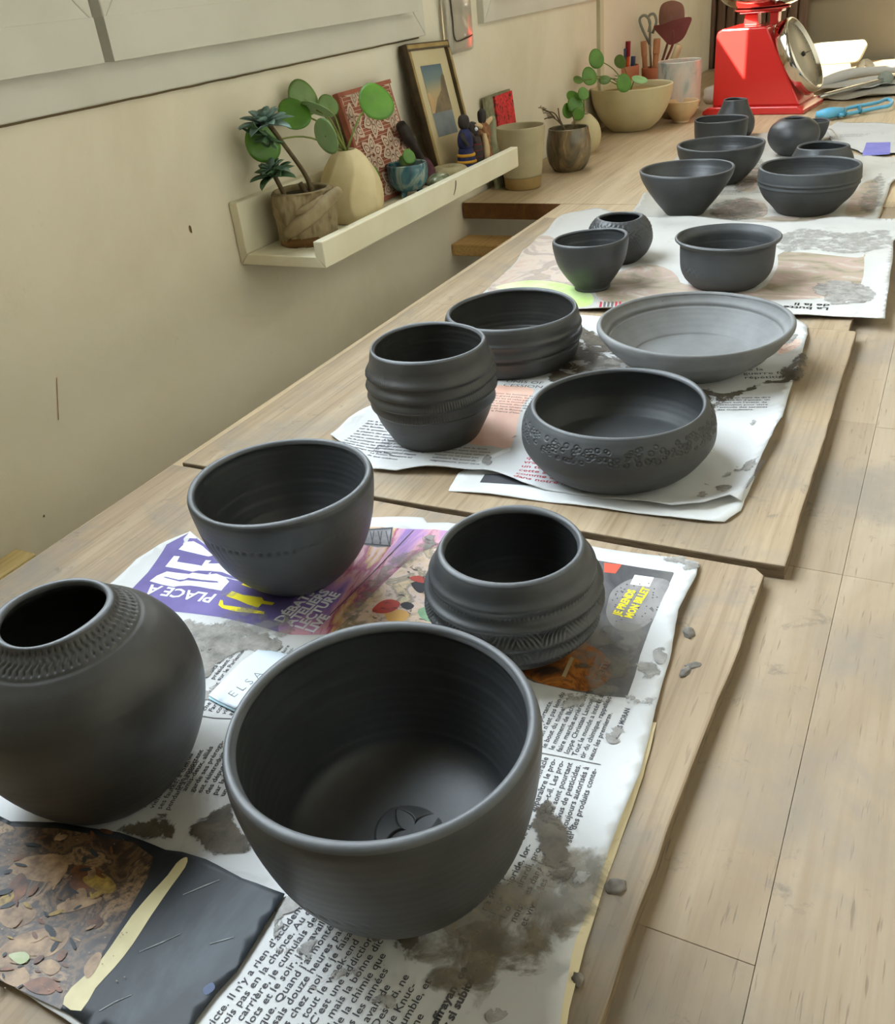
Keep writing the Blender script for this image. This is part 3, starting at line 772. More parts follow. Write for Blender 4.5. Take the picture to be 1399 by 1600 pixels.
pot('round_vase', 'ball-shaped dark clay vase with a tiny mouth', .470, .9452, ZE,
    [(.0200, 0), (.0230, .001), (.0340, .010), (.0418, .022), (.0432, .034), (.0385, .047), (.0275, .0565), (.0190, .0590)], .0040, M['clay'], .006, 140, 60, None, rim=6)
pot('open_bowl', 'smallest dark clay bowl, half hidden behind the ball-shaped vase', .487, 1.075, ZE,
    [(.0130, 0), (.0150, .001), (.0205, .009), (.0250, .022), (.0265, .032)], .0030, M['clay_mid'], .005, 100, 40, None, rim=5)
pot('tapered_cup', 'dark clay cup behind the far bowls, in front of a tall-necked vase', .3307, 1.0129, ZE,
    [(.0380, 0), (.0405, .001), (.0445, .010), (.0470, .026), (.0478, .042), (.0482, .0500)], .0036, M['clay'], .006, 120, 50, None, rim=6)
pot('round_vase', 'dark clay vase with a narrow neck, furthest back before the red scale',   .3290, 1.140, ZE,
    [(.0300, 0), (.0330, .001), (.0385, .012), (.0390, .028), (.0340, .040), (.0262, .055), (.0225, .0660)], .0034, M['clay'], .006, 120, 60, None, rim=6)

# ================================================================== newspapers
def nz(x, y, s, seed): return noise.noise(Vector((x*s+seed, y*s-seed, seed*1.7)))
def dist_poly(poly):
    A = np.array(poly); B = np.roll(A, -1, 0)
    def f(x, y):
        p = np.array((x, y)); d = B-A; t = np.clip(((p-A)*d).sum(1)/np.maximum((d*d).sum(1), 1e-12), 0, 1)
        return float(np.min(np.linalg.norm(A+d*t[:, None]-p, axis=1)))
    return f
def paper_h(base, amp, freq, seed, edge=None, curl=0., width=.02):
    de = dist_poly(edge) if edge else None
    cache = {}
    def h(x, y):
        z = base+amp*(.6+.5*nz(x, y, freq, seed)+.3*nz(x, y, freq*2.7, seed+3))
        if de:
            d = de(x, y)
            if d < width: z += curl*(1-d/width)**2*max(0, .4+nz(x, y, 18, seed+9))
        return z
    return h
def news(name, label, poly, base, amp, freq, seed, mat, curl=.0, step=.006, width=.02, jag=.0006):
    p = edge_wobble(poly, .006, jag, seed)
    h = paper_h(base, amp, freq, seed, p[::3] if curl else None, curl, width)
    o = sheet(name, p, h, mat, None, step)
    return tag(o, label, 'newspaper', 'newspaper sheets under the pots'), h
# ---- sheet A: nearest newspaper, and the one under its right edge
zA = B1+.0002
# underlay peeping out along the right edge
A2o, hA2 = news('newspaper', 'yellowed sheet peeping out along the right edge of the nearest newspaper',
    PP([(700, 1120), (1026, 1130), (1005, 1215), (975, 1300), (944, 1385), (915, 1480), (890, 1580), (874, 1680), (600, 1650)], B1), B1+.0003, .0002, 10, 1, M['paper_yellow'], .0015, .012, .012)
Apoly = PP([(-60, 1240), (60, 1010), (180, 913), (215, 880), (262, 851), (299, 836), (312, 846), (345, 872), (380, 896), (430, 880), (500, 850), (573, 812), (620, 811), (662, 812), (668, 820), (700, 820), (780, 832), (943, 860), (1000, 868), (1062, 876), (1092, 881), (1088, 905), (1060, 962), (1047, 1035), (1033, 1080), (1018, 1140), (1000, 1215), (975, 1275), (950, 1340), (930, 1400), (900, 1470), (882, 1560), (868, 1680), (560, 1720), (300, 1700), (120, 1610), (-60, 1490)], B1)
Ao, hA = news('newspaper', 'nearest newspaper with a purple advert, lying under the big front bowl', Apoly, B1+.0009, .0008, 9, 2, M['paper'], .003, .006, .016)
# purple advert
purple = PP([(150, 960), (205, 925), (232, 897), (262, 856), (298, 837), (311, 848), (345, 874), (380, 898), (430, 885), (500, 860), (545, 880), (530, 940), (500, 992), (470, 993), (437, 990), (395, 978), (345, 967), (300, 961), (262, 957), (215, 985)], zA)
decal('purple_print', purple, hA, M['purple'], Ao, .005, .0002)
water = PP([(437, 990), (506, 994), (560, 985), (640, 990), (760, 1010), (760, 850), (700, 832), (640, 829), (575, 826), (520, 840), (480, 900), (450, 960)], zA)
decal('watercolour_print', smooth_poly(water, 3), hA, M['water'], Ao, .005, .00028)
comic = PP([(520, 1000), (560, 955), (610, 905), (665, 862), (740, 850), (780, 900), (800, 1000), (700, 1010), (600, 1000)], zA)
decal('comic_print', smooth_poly(comic, 4), hA, M['comic'], Ao, .005, .00036)
def dec(name, px, mat, h, parent, z=zA, lift=.0005, sm=0, step=.004, jit=0.):
    q = PP(px, z)
    if sm: q = smooth_poly(q, sm, jit, len(px))
    return decal(name, q, h, mat, parent, step, lift)
def decs(name, polys, mat, h, parent, z, lift):
    v, f = [], []
    for q in polys:
        b = len(v); pts = PP(q, z); v += [(x, y, h(x, y)+lift*.45) for x, y in pts]; f.append(tuple(range(b, b+len(pts))))
    return mk(name, v, f, mat, parent, False)
# white capitals of the advert (flat print)
for q in ([(234.7, 910.9), (246.3, 902.2), (261.8, 895.7), (277.2, 897.7), (296.5, 899.6), (301.7, 897.3), (323.6, 900.2), (339.0, 899.0), (351.9, 904.1), (358.9, 911.2), (351.9, 918.9), (346.7, 925.3), (323.6, 921.5), (313.3, 919.5), (297.8, 917.6), (279.8, 918.3), (272.1, 919.9), (254.1, 916.3)],
          [(259.2, 888.0), (272.7, 871.3), (281.7, 871.9), (277.2, 880.3), (310.7, 885.4), (315.8, 886.7), (322.3, 878.4), (331.3, 879.7), (325.5, 883.5), (345.4, 885.4), (360.9, 891.2), (374.4, 900.2), (368.0, 904.7), (348.0, 897.0), (328.7, 894.5), (310.7, 893.8), (301.7, 895.7), (282.4, 891.9)],
          [(280.0, 861.0), (292.0, 850.0), (304.0, 850.0), (318.0, 858.0), (334.0, 873.0), (327.0, 873.6), (304.0, 867.0)], [(291.0, 844.4), (298.0, 835.0), (308.0, 844.4), (308.0, 846.4)]):
    dec('white_capital', q, M['print_white'], hA, Ao, lift=.0005)
dec('purple_counter', [(254.7, 904.7), (260.5, 904.1), (279.8, 908.6), (288.8, 908.0), (295.2, 905.4), (315.8, 908.6), (340.3, 910.5), (343.1, 913.1), (333.8, 913.0), (313.3, 911.1), (292.7, 909.4), (282.4, 911.7)], M['purple'], hA, Ao, lift=.0006)
text_mesh('advert_line', 'PLACE À', .0128, P(341, 932, zA), math.radians(187), hA, M['print_white'], Ao, bold=.0003, xs=1.02, lift=.0006)
for q in ([(342.0, 948.0), (345.0, 940.0), (349.0, 941.0), (350.0, 948.0), (380.0, 952.0), (414.0, 958.0), (413.0, 962.0), (368.0, 958.0), (348.0, 953.0)], [(354.0, 934.0), (363.0, 926.0), (380.0, 932.0), (410.0, 936.0), (413.0, 941.0), (430.0, 944.0), (426.0, 948.0), (410.0, 946.0), (404.0, 952.0), (388.0, 947.0), (372.0, 940.0)], [(378.0, 916.0), (389.0, 907.0), (400.0, 912.0), (392.0, 915.0), (412.0, 922.0), (414.0, 924.0), (392.0, 921.0)]):
    dec('yellow_figure', q, M['print_yellow'], hA, Ao, lift=.0005)
text_mesh('advert_list', 'DÉBATS\nATELIERS\nLECTURE\nLIVE', .0092, P(441, 976, zA), math.radians(86), hA, M['print_white'], Ao, pitch=.0078, bold=.00035, lift=.0006)
# comic shapes: outlined spots of colour
M['cap_red'] = new_mat('print_red', srgb(186, 66, 52), .6, .2)
M['skin_print'] = new_mat('print_ochre', srgb(214, 164, 84), .6, .2)
dec('red_spot', [(582, 958), (595, 944), (612, 940), (626, 946), (618, 957), (600, 962)], M['cap_red'], hA, Ao, lift=.0007, sm=4)
dec('ochre_spot', [(602, 960), (618, 956), (634, 958), (640, 966), (626, 976), (608, 974)], M['skin_print'], hA, Ao, lift=.0006, sm=4)
dec('red_spot', [(640, 906), (655, 903), (668, 908), (664, 914), (650, 912)], M['cap_red'], hA, Ao, lift=.0007, sm=4)
dec('dark_spot', [(644, 914), (660, 912), (668, 922), (658, 930), (648, 924)], M['ink'], hA, Ao, lift=.0006, sm=4)
dec('dark_spot', [(627, 947), (638, 944), (648, 950), (640, 956), (630, 953)], M['ink'], hA, Ao, lift=.0007, sm=4)
dec('green_spot', [(655, 955), (690, 948), (700, 965), (680, 975), (660, 970)], mottled('print_green_dark', srgb(112, 150, 110), srgb(150, 176, 140), 60), hA, Ao, lift=.0006, sm=3)
ln = []
rl = random.Random(21)
for i in range(60):
    x, y = rl.uniform(575, 700), rl.uniform(885, 985)
    if y > 1000-(x-560)*.12 or x+y < 1530: continue
    a = rl.uniform(-1.2, 1.2); L = rl.uniform(4, 12); b_ = rl.uniform(-3, 3); w_ = rl.uniform(.4, .8)
    pts = [(x+L*t_*math.cos(a)-b_*math.sin(math.pi*t_)*math.sin(a), y+L*t_*math.sin(a)*.7+b_*math.sin(math.pi*t_)) for t_ in (0, .33, .66, 1)]
    ln.append(pts+[(p[0], p[1]+w_*1.4) for p in pts[::-1]])
decs('line_drawing', ln, M['ink'], hA, Ao, zA, .0008)
# patterned grey stamp
dec('stamp_print', [(568, 829), (615, 826), (611, 857), (590, 858), (566, 853)], mottled('print_stamp_grey', srgb(112, 110, 112), srgb(150, 148, 150), 70, .7, .2), hA, Ao, lift=.0006)
st = []
for i in range(6):
    x0 = 572+i*6.2
    st.append([(x0, 832), (x0+1.3, 832), (x0+(6 if i % 2 else -2), 853), (x0+(4.6 if i % 2 else -3.4), 853)])
for q in ([(569, 830), (614, 827), (614, 829), (569, 832)], [(567, 851), (611, 855), (611, 857), (567, 853)], [(612, 828), (614, 828), (610, 856), (608, 856)]):
    st.append(q)
decs('stamp_lines', st, M['ink'], hA, Ao, zA, .0007)
# fold line across the advert
dec('fold_line', [(487, 992), (489, 992), (578, 905), (648, 831), (646, 831), (576, 905)], M['ink'], hA, Ao, lift=.0006)
# dark concert advert right of the combed bowl
dec('photo_print', [(800, 858), (945, 880), (1000, 889), (1054, 897), (1037, 935), (1017, 982), (1001, 1026), (992, 1060), (980, 1093), (940, 1090), (898, 1083), (834, 1069), (800, 1050)], M['ad_dark'], hA, Ao, lift=.0002, step=.006)
dec('photo_orange', [(820, 1045), (880, 1000), (930, 1015), (960, 1050), (930, 1080), (898, 1081), (838, 1068)], M['ad_orange'], hA, Ao, lift=.0003, sm=3)
dec('photo_red', [(944, 882), (972, 885), (962, 899), (944, 897)], M['ad_red'], hA, Ao, lift=.0004)
dec('balloon_print', [(950, 945), (958, 925), (985, 908), (1020, 905), (1046, 912), (1037, 935), (1028, 955), (1020, 972), (990, 990), (962, 985), (948, 965)], M['ad_grey'], hA, Ao, lift=.0004, sm=4)
rs = random.Random(11)
dots = []
for i in range(60):
    x, y = rs.uniform(955, 1040), rs.uniform(912, 975)
    if (x-1000)/45 > 1.02-(y-905)/120: continue
    dots.append([(x-1.6, y), (x, y-1.1), (x+1.6, y), (x, y+1.1)])
decs('balloon_dots', dots, M['ink'], hA, Ao, zA, .0006)
dec('white_square', [(992, 901), (1022, 905), (1015, 920), (985, 916)], M['print_white'], hA, Ao, lift=.0006)
text_mesh('advert_call', 'JE PRENDS\nMON BILLET', .0064, P(969, 966, zA), math.radians(87), hA, M['print_yellow'], Ao, pitch=.0068, bold=.00025, xs=.88, lift=.0007)
text_mesh('advert_credit', "GHETT'UP", .0050, P(936, 1069, zA), math.radians(88), hA, mottled('print_pale', srgb(178, 172, 160), srgb(150, 146, 138), 60), Ao, lift=.0007, xs=.85)
dec('small_box_print', [(878, 1060), (892, 1030), (898, 1031), (884, 1062)], mottled('print_tan_box', srgb(168, 150, 112), srgb(150, 130, 96), 60), hA, Ao, lift=.0006)
# running text: columns read away from the viewer
def para(name, lines, org, z, ang, h, parent, size, pitch, mat=None, **k):
    k.setdefault('xs', 1.16); k.setdefault('bold', .00005)
    size *= 1.06; k.setdefault('xs', 1.14)
    return text_mesh(name, '\n'.join(lines), size, P(*org, z), math.radians(ang), h, mat or M['ink'], parent, pitch=pitch, **k)
para('text_column', ['ser l’action de', 'la plus importante.', 'Or on n’est pas loin du', 'le bout du tunnel. Ce', 'le moment de lâcher,', 'faire marche arrière, déve-', 'loppe Christian Lannou.', 'Tout le monde a intérêt à sor-', 'tir du chimique, rappelle-t-il,', '«eux les premiers».'], (818, 1163), zA, 91.5, hA, Ao, .0034, .0038)
para('byline', ['ANAÏS MORAN'], (965, 1158), zA, 91, hA, Ao, .0034, .0038, bold=.00012, xs=.9)
para('text_column', ['pendant les rava-', 'un produit miracle', 'apparaître le pro-', 'falsifie-t-il. Les pro-', 'mais ne sont pourtant', 'dépourvus de pesticides.', 'sont toujours autorisés à', 'ser des produits conte-'], (845, 1184), zA, 94, hA, Ao, .0037, .0039, align='RIGHT')
dec('column_rule', [(842, 1178), (939, 1197), (939, 1198.5), (842, 1179.5)], M['ink_soft'], hA, Ao, lift=.0005)
para('text_column', ['qui suit l’ex-ministre', 'de l’Ecologie. Tous les maque-', 'rencontrés par le sé-', 'ne sont pas du fait de la', 'l’acétamipride, lor-', 'Lionel Girardi, pro-', 'noisettes dans le Lot', 'et vivent les conditions mé-'], (716, 1410), zA, 89, hA, Ao, .0039, .0042)
para('text_column', ['victe. Il n’y a rien d’accidentel. Je', 'crois pas en la chance. Au début', 'ma carrière, je cumulais deux', 'boulots et le soir, je travaillais', 'musique. Quand j’ai monté mon', 'je bossais douze heures par', 'rentrais chez moi et je faisais', 'musique, tout le week-end', 'souvent. C’est une addiction', 'pour vivre, mais la bonne diction.', 'différente de la chimie que', 'Chicago dans les années', 'de Pfff... Il n’y avait de', 'labs, pas dits. Deserti, ne', 'côtés, les Frankie Knuc-', 'peux bien être humble, et', 'je le suis. Mais je ne', 'miracles.'], (330, 1612), zA, 87, hA, Ao, .0040, .0042)
para('text_heading', ['ment effrayant de', 'manger si subite-'], (655, 1660), zA, 88, hA, Ao, .0042, .0043, bold=.00018)
para('text_column', ['triste', 'pays. Je', 'société,', 'mon'], (712, 1660), zA, 88, hA, Ao, .0040, .0043)
para('text_column', ['le tribune du', 'tant apportent', 'amis-deux, alliés', 'garde ses préroga-', 'est réintroduit de', 'des députés Modem, visés', 'par la FNSEA, se tient', 'un texte équilibré', 'de toutes ses prises', 'Annie Genevard lors', 'déminer, évitant de', 'à l’Assemblée, on'], (268, 1236), zA, 103, hA, Ao, .0036, .0040)
dec('column_rule', [(306, 1119), (335, 1124), (362, 1125), (362, 1126.5), (335, 1125.5), (306, 1120.5)], M['ink_soft'], hA, Ao, lift=.0005)
para('text_column', ['pas, on', 'profonde et', 'che pour', 'Farou vers', 'continu, ', 'vingt', 'autre', 'la loi'], (301, 1110), zA, 98, hA, Ao, .0036, .0040, shear=.2)
para('text_column', ['sur la tribune de Fran', 'contre la transition', 'dits kapasher ne', 'sur la réintroduction', 'improbable dans le', 'pa rich, de moi-', 'et dits sur la loi', 'président une ligne', 'sur le Parlement fran-'], (268, 1052), zA, 97, hA, Ao, .0036, .0040)
para('text_column', ['santé et', 'suicidaire', 'la polini-', 'dépu-'], (425, 1036), zA, 97, hA, Ao, .0032, .0036, shear=.2)
para('text_column', ['mar l’acestani', 'par la cendre', 'l’avoir rééquilibré', 'vient à la faveur', 'ses fautes, à Gen', 'pendant à la suite'], (205, 1262), zA, 104, hA, Ao, .0036, .0040)
# ---- magazine page lying over the lower left corner
Bpoly = PP([(-60, 1250), (20, 1290), (90, 1293), (142, 1302), (190, 1309), (228, 1322), (262, 1336), (288, 1340), (325, 1352), (382, 1382), (447, 1404), (425, 1440), (398, 1484), (372, 1525), (340, 1560), (310, 1600), (280, 1660), (160, 1625), (110, 1592), (60, 1566), (0, 1536), (-60, 1505)], B1)
Bo, hB = news('magazine_page', 'glossy dark magazine page with dead leaves, at the lower left corner', Bpoly, B1+.0024, .0010, 12, 5, M['mag_dark'], .0016, .005, .02, .0002)
Bo['category'] = 'magazine'; Bo['group'] = ''
del Bo['group']
zB = B1+.003
dec('leaf_photo', [(-60, 1255), (20, 1292), (90, 1296), (150, 1306), (210, 1318), (240, 1340), (230, 1372), (196, 1432), (160, 1490), (118, 1545), (96, 1580), (60, 1563), (0, 1533), (-60, 1500)], M['mag_leaves'], hB, Bo, zB, .0002)
dec('cream_strip', [(288, 1342), (294, 1343), (290, 1356), (268, 1385), (236, 1432), (208, 1476), (180, 1512), (150, 1545), (128, 1582), (100, 1572), (112, 1545), (150, 1510), (176, 1476), (206, 1432), (236, 1396), (262, 1368), (276, 1350)], M['mag_strip'], hB, Bo, zB, .0004, 2)
leaves = [([(0, 1485), (30, 1462), (70, 1452), (105, 1452), (104, 1475), (78, 1495), (45, 1500), (10, 1492)], 'leaf_tan'), ([(0, 1422), (40, 1418), (58, 1424), (50, 1440), (20, 1452), (0, 1440)], 'leaf_tan'), ([(10, 1362), (40, 1340), (104, 1338), (98, 1372), (60, 1378), (20, 1366)], 'leaf_tan'), ([(10, 1392), (30, 1366), (42, 1372), (40, 1398), (16, 1410)], 'leaf_brown'), ([(112, 1362), (126, 1352), (160, 1362), (150, 1385), (116, 1390)], 'leaf_brown'), ([(130, 1372), (160, 1366), (182, 1384), (170, 1398), (140, 1386)], 'leaf_yellow'), ([(0, 1405), (16, 1392), (22, 1402), (4, 1418)], 'leaf_yellow'), ([(120, 1392), (134, 1390), (136, 1412), (122, 1414)], 'leaf_tan'), ([(90, 1415), (120, 1405), (158, 1402), (150, 1412), (100, 1428)], 'leaf_tan'), ([(0, 1490), (20, 1496), (48, 1526), (34, 1546), (0, 1530)], 'leaf_tan'), ([(40, 1540), (70, 1528), (92, 1540), (80, 1556), (54, 1554)], 'leaf_brown'), ([(136, 1440), (150, 1438), (160, 1446), (146, 1452)], 'leaf_brown'), ([(60, 1510), (80, 1500), (96, 1512), (80, 1526)], 'leaf_tan'), ([(132, 1512), (150, 1490), (160, 1494), (148, 1520), (136, 1530)], 'leaf_tan')]
for i, (q, mm) in enumerate(leaves):
    dec('printed_leaf', q, M[mm], hB, Bo, zB, .0005+.00002*i, 3)
for i in range(70):
    cx_, cy_ = rs.uniform(-10, 190), rs.uniform(1300, 1545)
    if cx_ > 225-(cy_-1330)*.62: continue
    a_ = rs.uniform(0, 6.28); L_ = rs.uniform(5, 15); w__ = L_*rs.uniform(.25, .5)
    q = [(cx_+L_*math.cos(t_)*math.cos(a_)-w__*math.sin(t_)*math.sin(a_), cy_+(L_*math.cos(t_)*math.sin(a_)+w__*math.sin(t_)*math.cos(a_))*.75) for t_ in (0, .6, 1.4, 2.2, 3.14, 4.0, 4.9, 5.6)]
    dec('printed_leaf', q, M[rs.choice(['leaf_tan', 'leaf_brown', 'leaf_brown', 'leaf_yellow', 'mag_dark', 'mag_dark'])], hB, Bo, zB, .00085+.000012*i, 0, .02)
M['scratch'] = mottled('scratch_grey', srgb(150, 152, 150), srgb(100, 104, 106), 200, .6, .2)
for q in ([(286, 1398), (320, 1384), (344, 1376), (344, 1377), (321, 1385.6), (286, 1399.2)], [(218, 1487.6), (250, 1474), (282, 1459.5), (282, 1460.5), (251, 1475.6), (219, 1488.8)], [(156, 1581), (180, 1566), (206, 1555.4), (206, 1556.4), (181, 1567.6), (157, 1582)], [(328, 1474), (366, 1464), (366, 1465), (328, 1476)]):
    dec('scratch', q, M['scratch'], hB, Bo, zB, .0006)
dec('blue_smear', [(318, 1545), (332, 1536), (336, 1546), (322, 1556)], mottled('blue_smear', srgb(96, 112, 150), srgb(70, 80, 104), 60), hB, Bo, zB, .0005, 3)
dec('leaf_white', [(16, 1494), (40, 1490), (48, 1500), (34, 1510), (20, 1502)], mottled('printed_white_leaf', srgb(196, 200, 176), srgb(170, 180, 140), 60), hB, Bo, zB, .0018, 3)
fl = []
for i in range(90):
    x = rs.uniform(0, 200); y = rs.uniform(1300, 1550)
    s = rs.uniform(.6, 1.8)
    fl.append([(x-s, y), (x, y-s*.7), (x+s, y), (x, y+s*.7)])
decs('light_flecks', fl, M['leaf_tan'], hB, Bo, zB, .0017)['kind'] = 'stuff'
# ---- paper name label
lb = tag(empty('name_label', (*P(375, 1072, zA), 0)), 'small white paper label with a handwritten name beside the big bowl', 'label')
def rel(o):
    o.data.transform(Matrix.Translation(-lb.location)); return o
lab = PP([(328, 1093), (352, 1068), (380, 1040), (405, 1022), (460, 1030), (440, 1070), (368, 1114), (345, 1103)], zA)
rel(sheet('blue_backing', PP([(327, 1096), (350, 1068), (378, 1040), (404, 1021), (425, 1022), (466, 1030), (440, 1080), (369, 1117), (345, 1106)], zA), lambda x, y: B1+.0026, M['label_blue'], lb, .006, .0004))
rel(sheet('front_paper', [(x, y) for x, y in lab], lambda x, y: B1+.0034, M['label_paper'], lb, .006, .0004))
rel(text_mesh('handwriting', 'E L S A', .0082, P(367, 1098, zA), math.radians(79), lambda x, y: B1+.0034, M['ink_soft'], lb, lift=.0003, xs=.92, bold=-.00016))

# ---- dried slip, blots and smears on sheet A
def blot(px, mat, h, parent, z, lift=.0006, sm=4, jit=.0, name='clay_stain'):
    q = smooth_poly(PP(px, z), sm)
    c = np.mean(q, 0); q = [tuple(c+(np.array(p)-c)*1.12) for p in q]
    v2, f, nb = tri_region(q, .0022)
    A = np.array(q); G = np.array(v2); B = np.roll(A, -1, 0); d = B-A
    t = np.clip(((G[:, None]-A[None])*d[None]).sum(2)/np.maximum((d*d).sum(1), 1e-12)[None], 0, 1)
    dist = np.min(np.linalg.norm(A[None]+d[None]*t[..., None]-G[:, None], axis=2), axis=1)
    o = mk(name, [(x, y, h(x, y)+lift*.5) for x, y in v2], f, M[mat], parent, True)
    at = o.data.attributes.new('edge', 'FLOAT', 'POINT'); at.data.foreach_set('value', np.clip(dist/.0065, 0, 1).astype(np.float32))
    return o
blot([(560, 1430), (640, 1400), (720, 1385), (790, 1372), (830, 1345), (880, 1330), (930, 1345), (942, 1380), (925, 1420), (915, 1450), (880, 1480), (840, 1515), (790, 1520), (765, 1540), (700, 1545), (650, 1500), (640, 1470), (590, 1460)], 'slip_mid', hA, Ao, zA)
blot([(645, 1490), (700, 1470), (770, 1440), (850, 1435), (915, 1420), (920, 1440), (880, 1475), (830, 1520), (785, 1520), (760, 1570), (735, 1578), (745, 1540), (690, 1540)], 'slip_mid', hA, Ao, zA, .0009)
blot([(600, 1450), (640, 1420), (690, 1400), (700, 1430), (670, 1470), (640, 1500), (610, 1480)], 'slip_dark', hA, Ao, zA, .001)
blot([(820, 1290), (850, 1250), (870, 1258), (890, 1290), (900, 1320), (890, 1370), (858, 1382), (840, 1350), (830, 1320)], 'slip_dark', hA, Ao, zA, .001)
blot([(835, 1270), (860, 1262), (885, 1290), (905, 1300), (920, 1310), (912, 1340), (903, 1330), (898, 1312), (870, 1305)], 'slip_dark', hA, Ao, zA, .0011)
blot([(893, 1362), (915, 1350), (928, 1360), (926, 1385), (905, 1392), (890, 1380)], 'slip', hA, Ao, zA, .001)
blot([(948, 1152), (958, 1141), (972, 1143), (976, 1152), (966, 1163), (952, 1163)], 'slip_solid', hA, Ao, zA, .001)
blot([(872, 1110), (880, 1092), (920, 1088), (950, 1092), (990, 1090), (1020, 1092), (1012, 1112), (980, 1108), (940, 1105), (905, 1118), (885, 1120)], 'slip', hA, Ao, zA, .001)
blot([(992, 1045), (1008, 1035), (1030, 1042), (1034, 1060), (1022, 1072), (1000, 1070)], 'slip', hA, Ao, zA, .001)
blot([(1022, 1022), (1036, 1018), (1042, 1030), (1034, 1042), (1024, 1036)], 'slip_solid', hA, Ao, zA, .001)
blot([(1028, 868), (1050, 872), (1086, 876), (1088, 892), (1066, 897), (1055, 888), (1035, 882)], 'slip', hA, Ao, zA, .001)
blot([(430, 1418), (450, 1398), (472, 1398), (477, 1410), (462, 1425), (440, 1430)], 'slip_solid', hA, Ao, zA, .001)
blot([(432, 1440), (440, 1428), (444, 1450), (434, 1470), (436, 1484), (452, 1482), (445, 1492), (430, 1486)], 'slip_solid', hA, Ao, zA, .001, 3)
blot([(466, 1488), (482, 1476), (496, 1474), (494, 1490), (480, 1504), (470, 1500)], 'slip_solid', hA, Ao, zA, .001)
blot([(478, 1530), (500, 1540), (530, 1520), (570, 1505), (600, 1510), (590, 1525), (550, 1530), (520, 1545), (492, 1546)], 'slip', hA, Ao, zA, .001)
blot([(582, 1570), (600, 1558), (618, 1566), (614, 1578), (596, 1582)], 'slip_solid', hA, Ao, zA, .001)
blot([(762, 1588), (780, 1572), (805, 1562), (800, 1575), (790, 1592), (770, 1600)], 'slip_solid', hA, Ao, zA, .001)
blot([(480, 1450), (492, 1436), (506, 1430), (504, 1444), (490, 1456)], 'slip_thin', hA, Ao, zA, .001)
blot([(290, 1300), (320, 1280), (345, 1262), (372, 1270), (395, 1330), (360, 1345), (330, 1340), (300, 1330)], 'slip_dark', hA, Ao, zA, .001)
blot([(170, 1300), (215, 1285), (250, 1270), (285, 1290), (275, 1318), (240, 1325), (200, 1312)], 'slip_dark', hA, Ao, zA, .0009)
blot([(275, 985), (330, 975), (400, 990), (440, 1005), (420, 1030), (380, 1020), (340, 1050), (320, 1080), (300, 1060)], 'slip', hA, Ao, zA, .0009)
blot([(308, 1090), (330, 1075), (370, 1050), (400, 1030), (412, 1018), (420, 1022), (390, 1046), (350, 1085), (320, 1102)], 'slip', hA, Ao, zA, .001)
blot([(340, 975), (380, 950), (420, 955), (470, 975), (440, 1000), (390, 1000)], 'slip_thin', hA, Ao, zA, .001)
blot([(540, 950), (580, 900), (640, 860), (668, 850), (670, 870), (610, 915), (580, 950), (575, 975), (550, 980)], 'slip_thin', hA, Ao, zA, .001)
blot([(650, 840), (668, 836), (690, 842), (680, 860), (660, 862)], 'slip', hA, Ao, zA, .001)
blot([(860, 1010), (920, 985), (1000, 975), (1010, 1000), (985, 1060), (970, 1090), (920, 1080), (900, 1040)], 'slip_thin', hA, Ao, zA, .0009)
blot([(318, 905), (345, 920), (362, 922), (372, 935), (350, 938), (330, 930)], 'slip_thin', hA, Ao, zA, .0011)
# ---- sheet C: newspaper under the low bowl and the dish
zC = B2
C2o, hC2 = news('newspaper', 'lower folded sheet showing along the front of the middle newspaper',
    PP([(717, 742), (701, 768), (770, 776), (840, 784), (900, 792), (980, 803), (1050, 812), (1100, 818), (1132, 818), (1158, 800), (1164, 782), (1180, 745), (1100, 700), (800, 700)], B2), B2+.0003, .0003, 9, 8, M['paper_white'], .003, .008, .014)
dec('black_print', [(750, 755), (758, 742), (800, 742), (828, 760), (800, 758)], M['ink'], hC2, C2o, zC, .0003)
Cpoly = PP([(517, 683), (545, 660), (580, 637), (640, 592), (700, 545), (770, 510), (840, 500), (905, 503), (1000, 505), (1150, 500), (1238, 503), (1262, 512), (1262, 528), (1252, 565), (1238, 605), (1222, 660), (1205, 695), (1188, 728), (1178, 752), (1164, 775), (1158, 790), (1140, 786), (1100, 797), (1050, 800), (980, 788), (900, 775), (850, 768), (816, 760), (790, 752), (770, 744), (714, 744), (670, 742), (620, 742), (583, 738), (550, 712)], B2)
Co, hC = news('newspaper', 'middle newspaper sheet under the low bowl and the wide dish', Cpoly, B2+.0011, .0007, 10, 4, M['paper'], .007, .006, .020)
dec('salmon_box', [(705, 640), (740, 610), (790, 605), (835, 612), (815, 640), (800, 700), (770, 700), (720, 690)], M['red_tint'], hC, Co, zC, .0004, 3)
blot([(880, 600), (900, 540), (930, 520), (1000, 560), (1080, 600), (1150, 610), (1230, 560), (1245, 570), (1235, 600), (1180, 605), (1120, 635), (1090, 660), (1000, 620)], 'slip_dark', hC, Co, zC, .0005, name='grey_photo')
para('text_column', ['par la loi des textes au sujet', 'dans le fond, un principe', 'des familles de marque', 'sur la question du droit', 'la plupart des gens y voient', 'une forme de retour en', 'arrière, comme un symbole', 'de la politique actuelle', 'du pays dont les traces', 'restent bien visibles', 'pour un temps encore long'], (575, 661), zC, 2, hC, Co, .0036, .0050)
para('text_column', ['L’audition doit se pour-', 'suivre pour confirmer ce', 'que les partis du Parlement', 'Européen ont proposé la', 'Nouveau calcul depuis', 'La fiction demeure ici', 'de que croit-on'], (600, 690), zC, 4, hC, Co, .0034, .0050)
para('text_column', ['par ce fait que le droit', 'commun suive son cours', 'un autre principe selon', 'lequel on ne peut pas', 'admettre les accords', 'négociateurs, pour cent'], (690, 700), zC, 6, hC, Co, .0034, .0050)
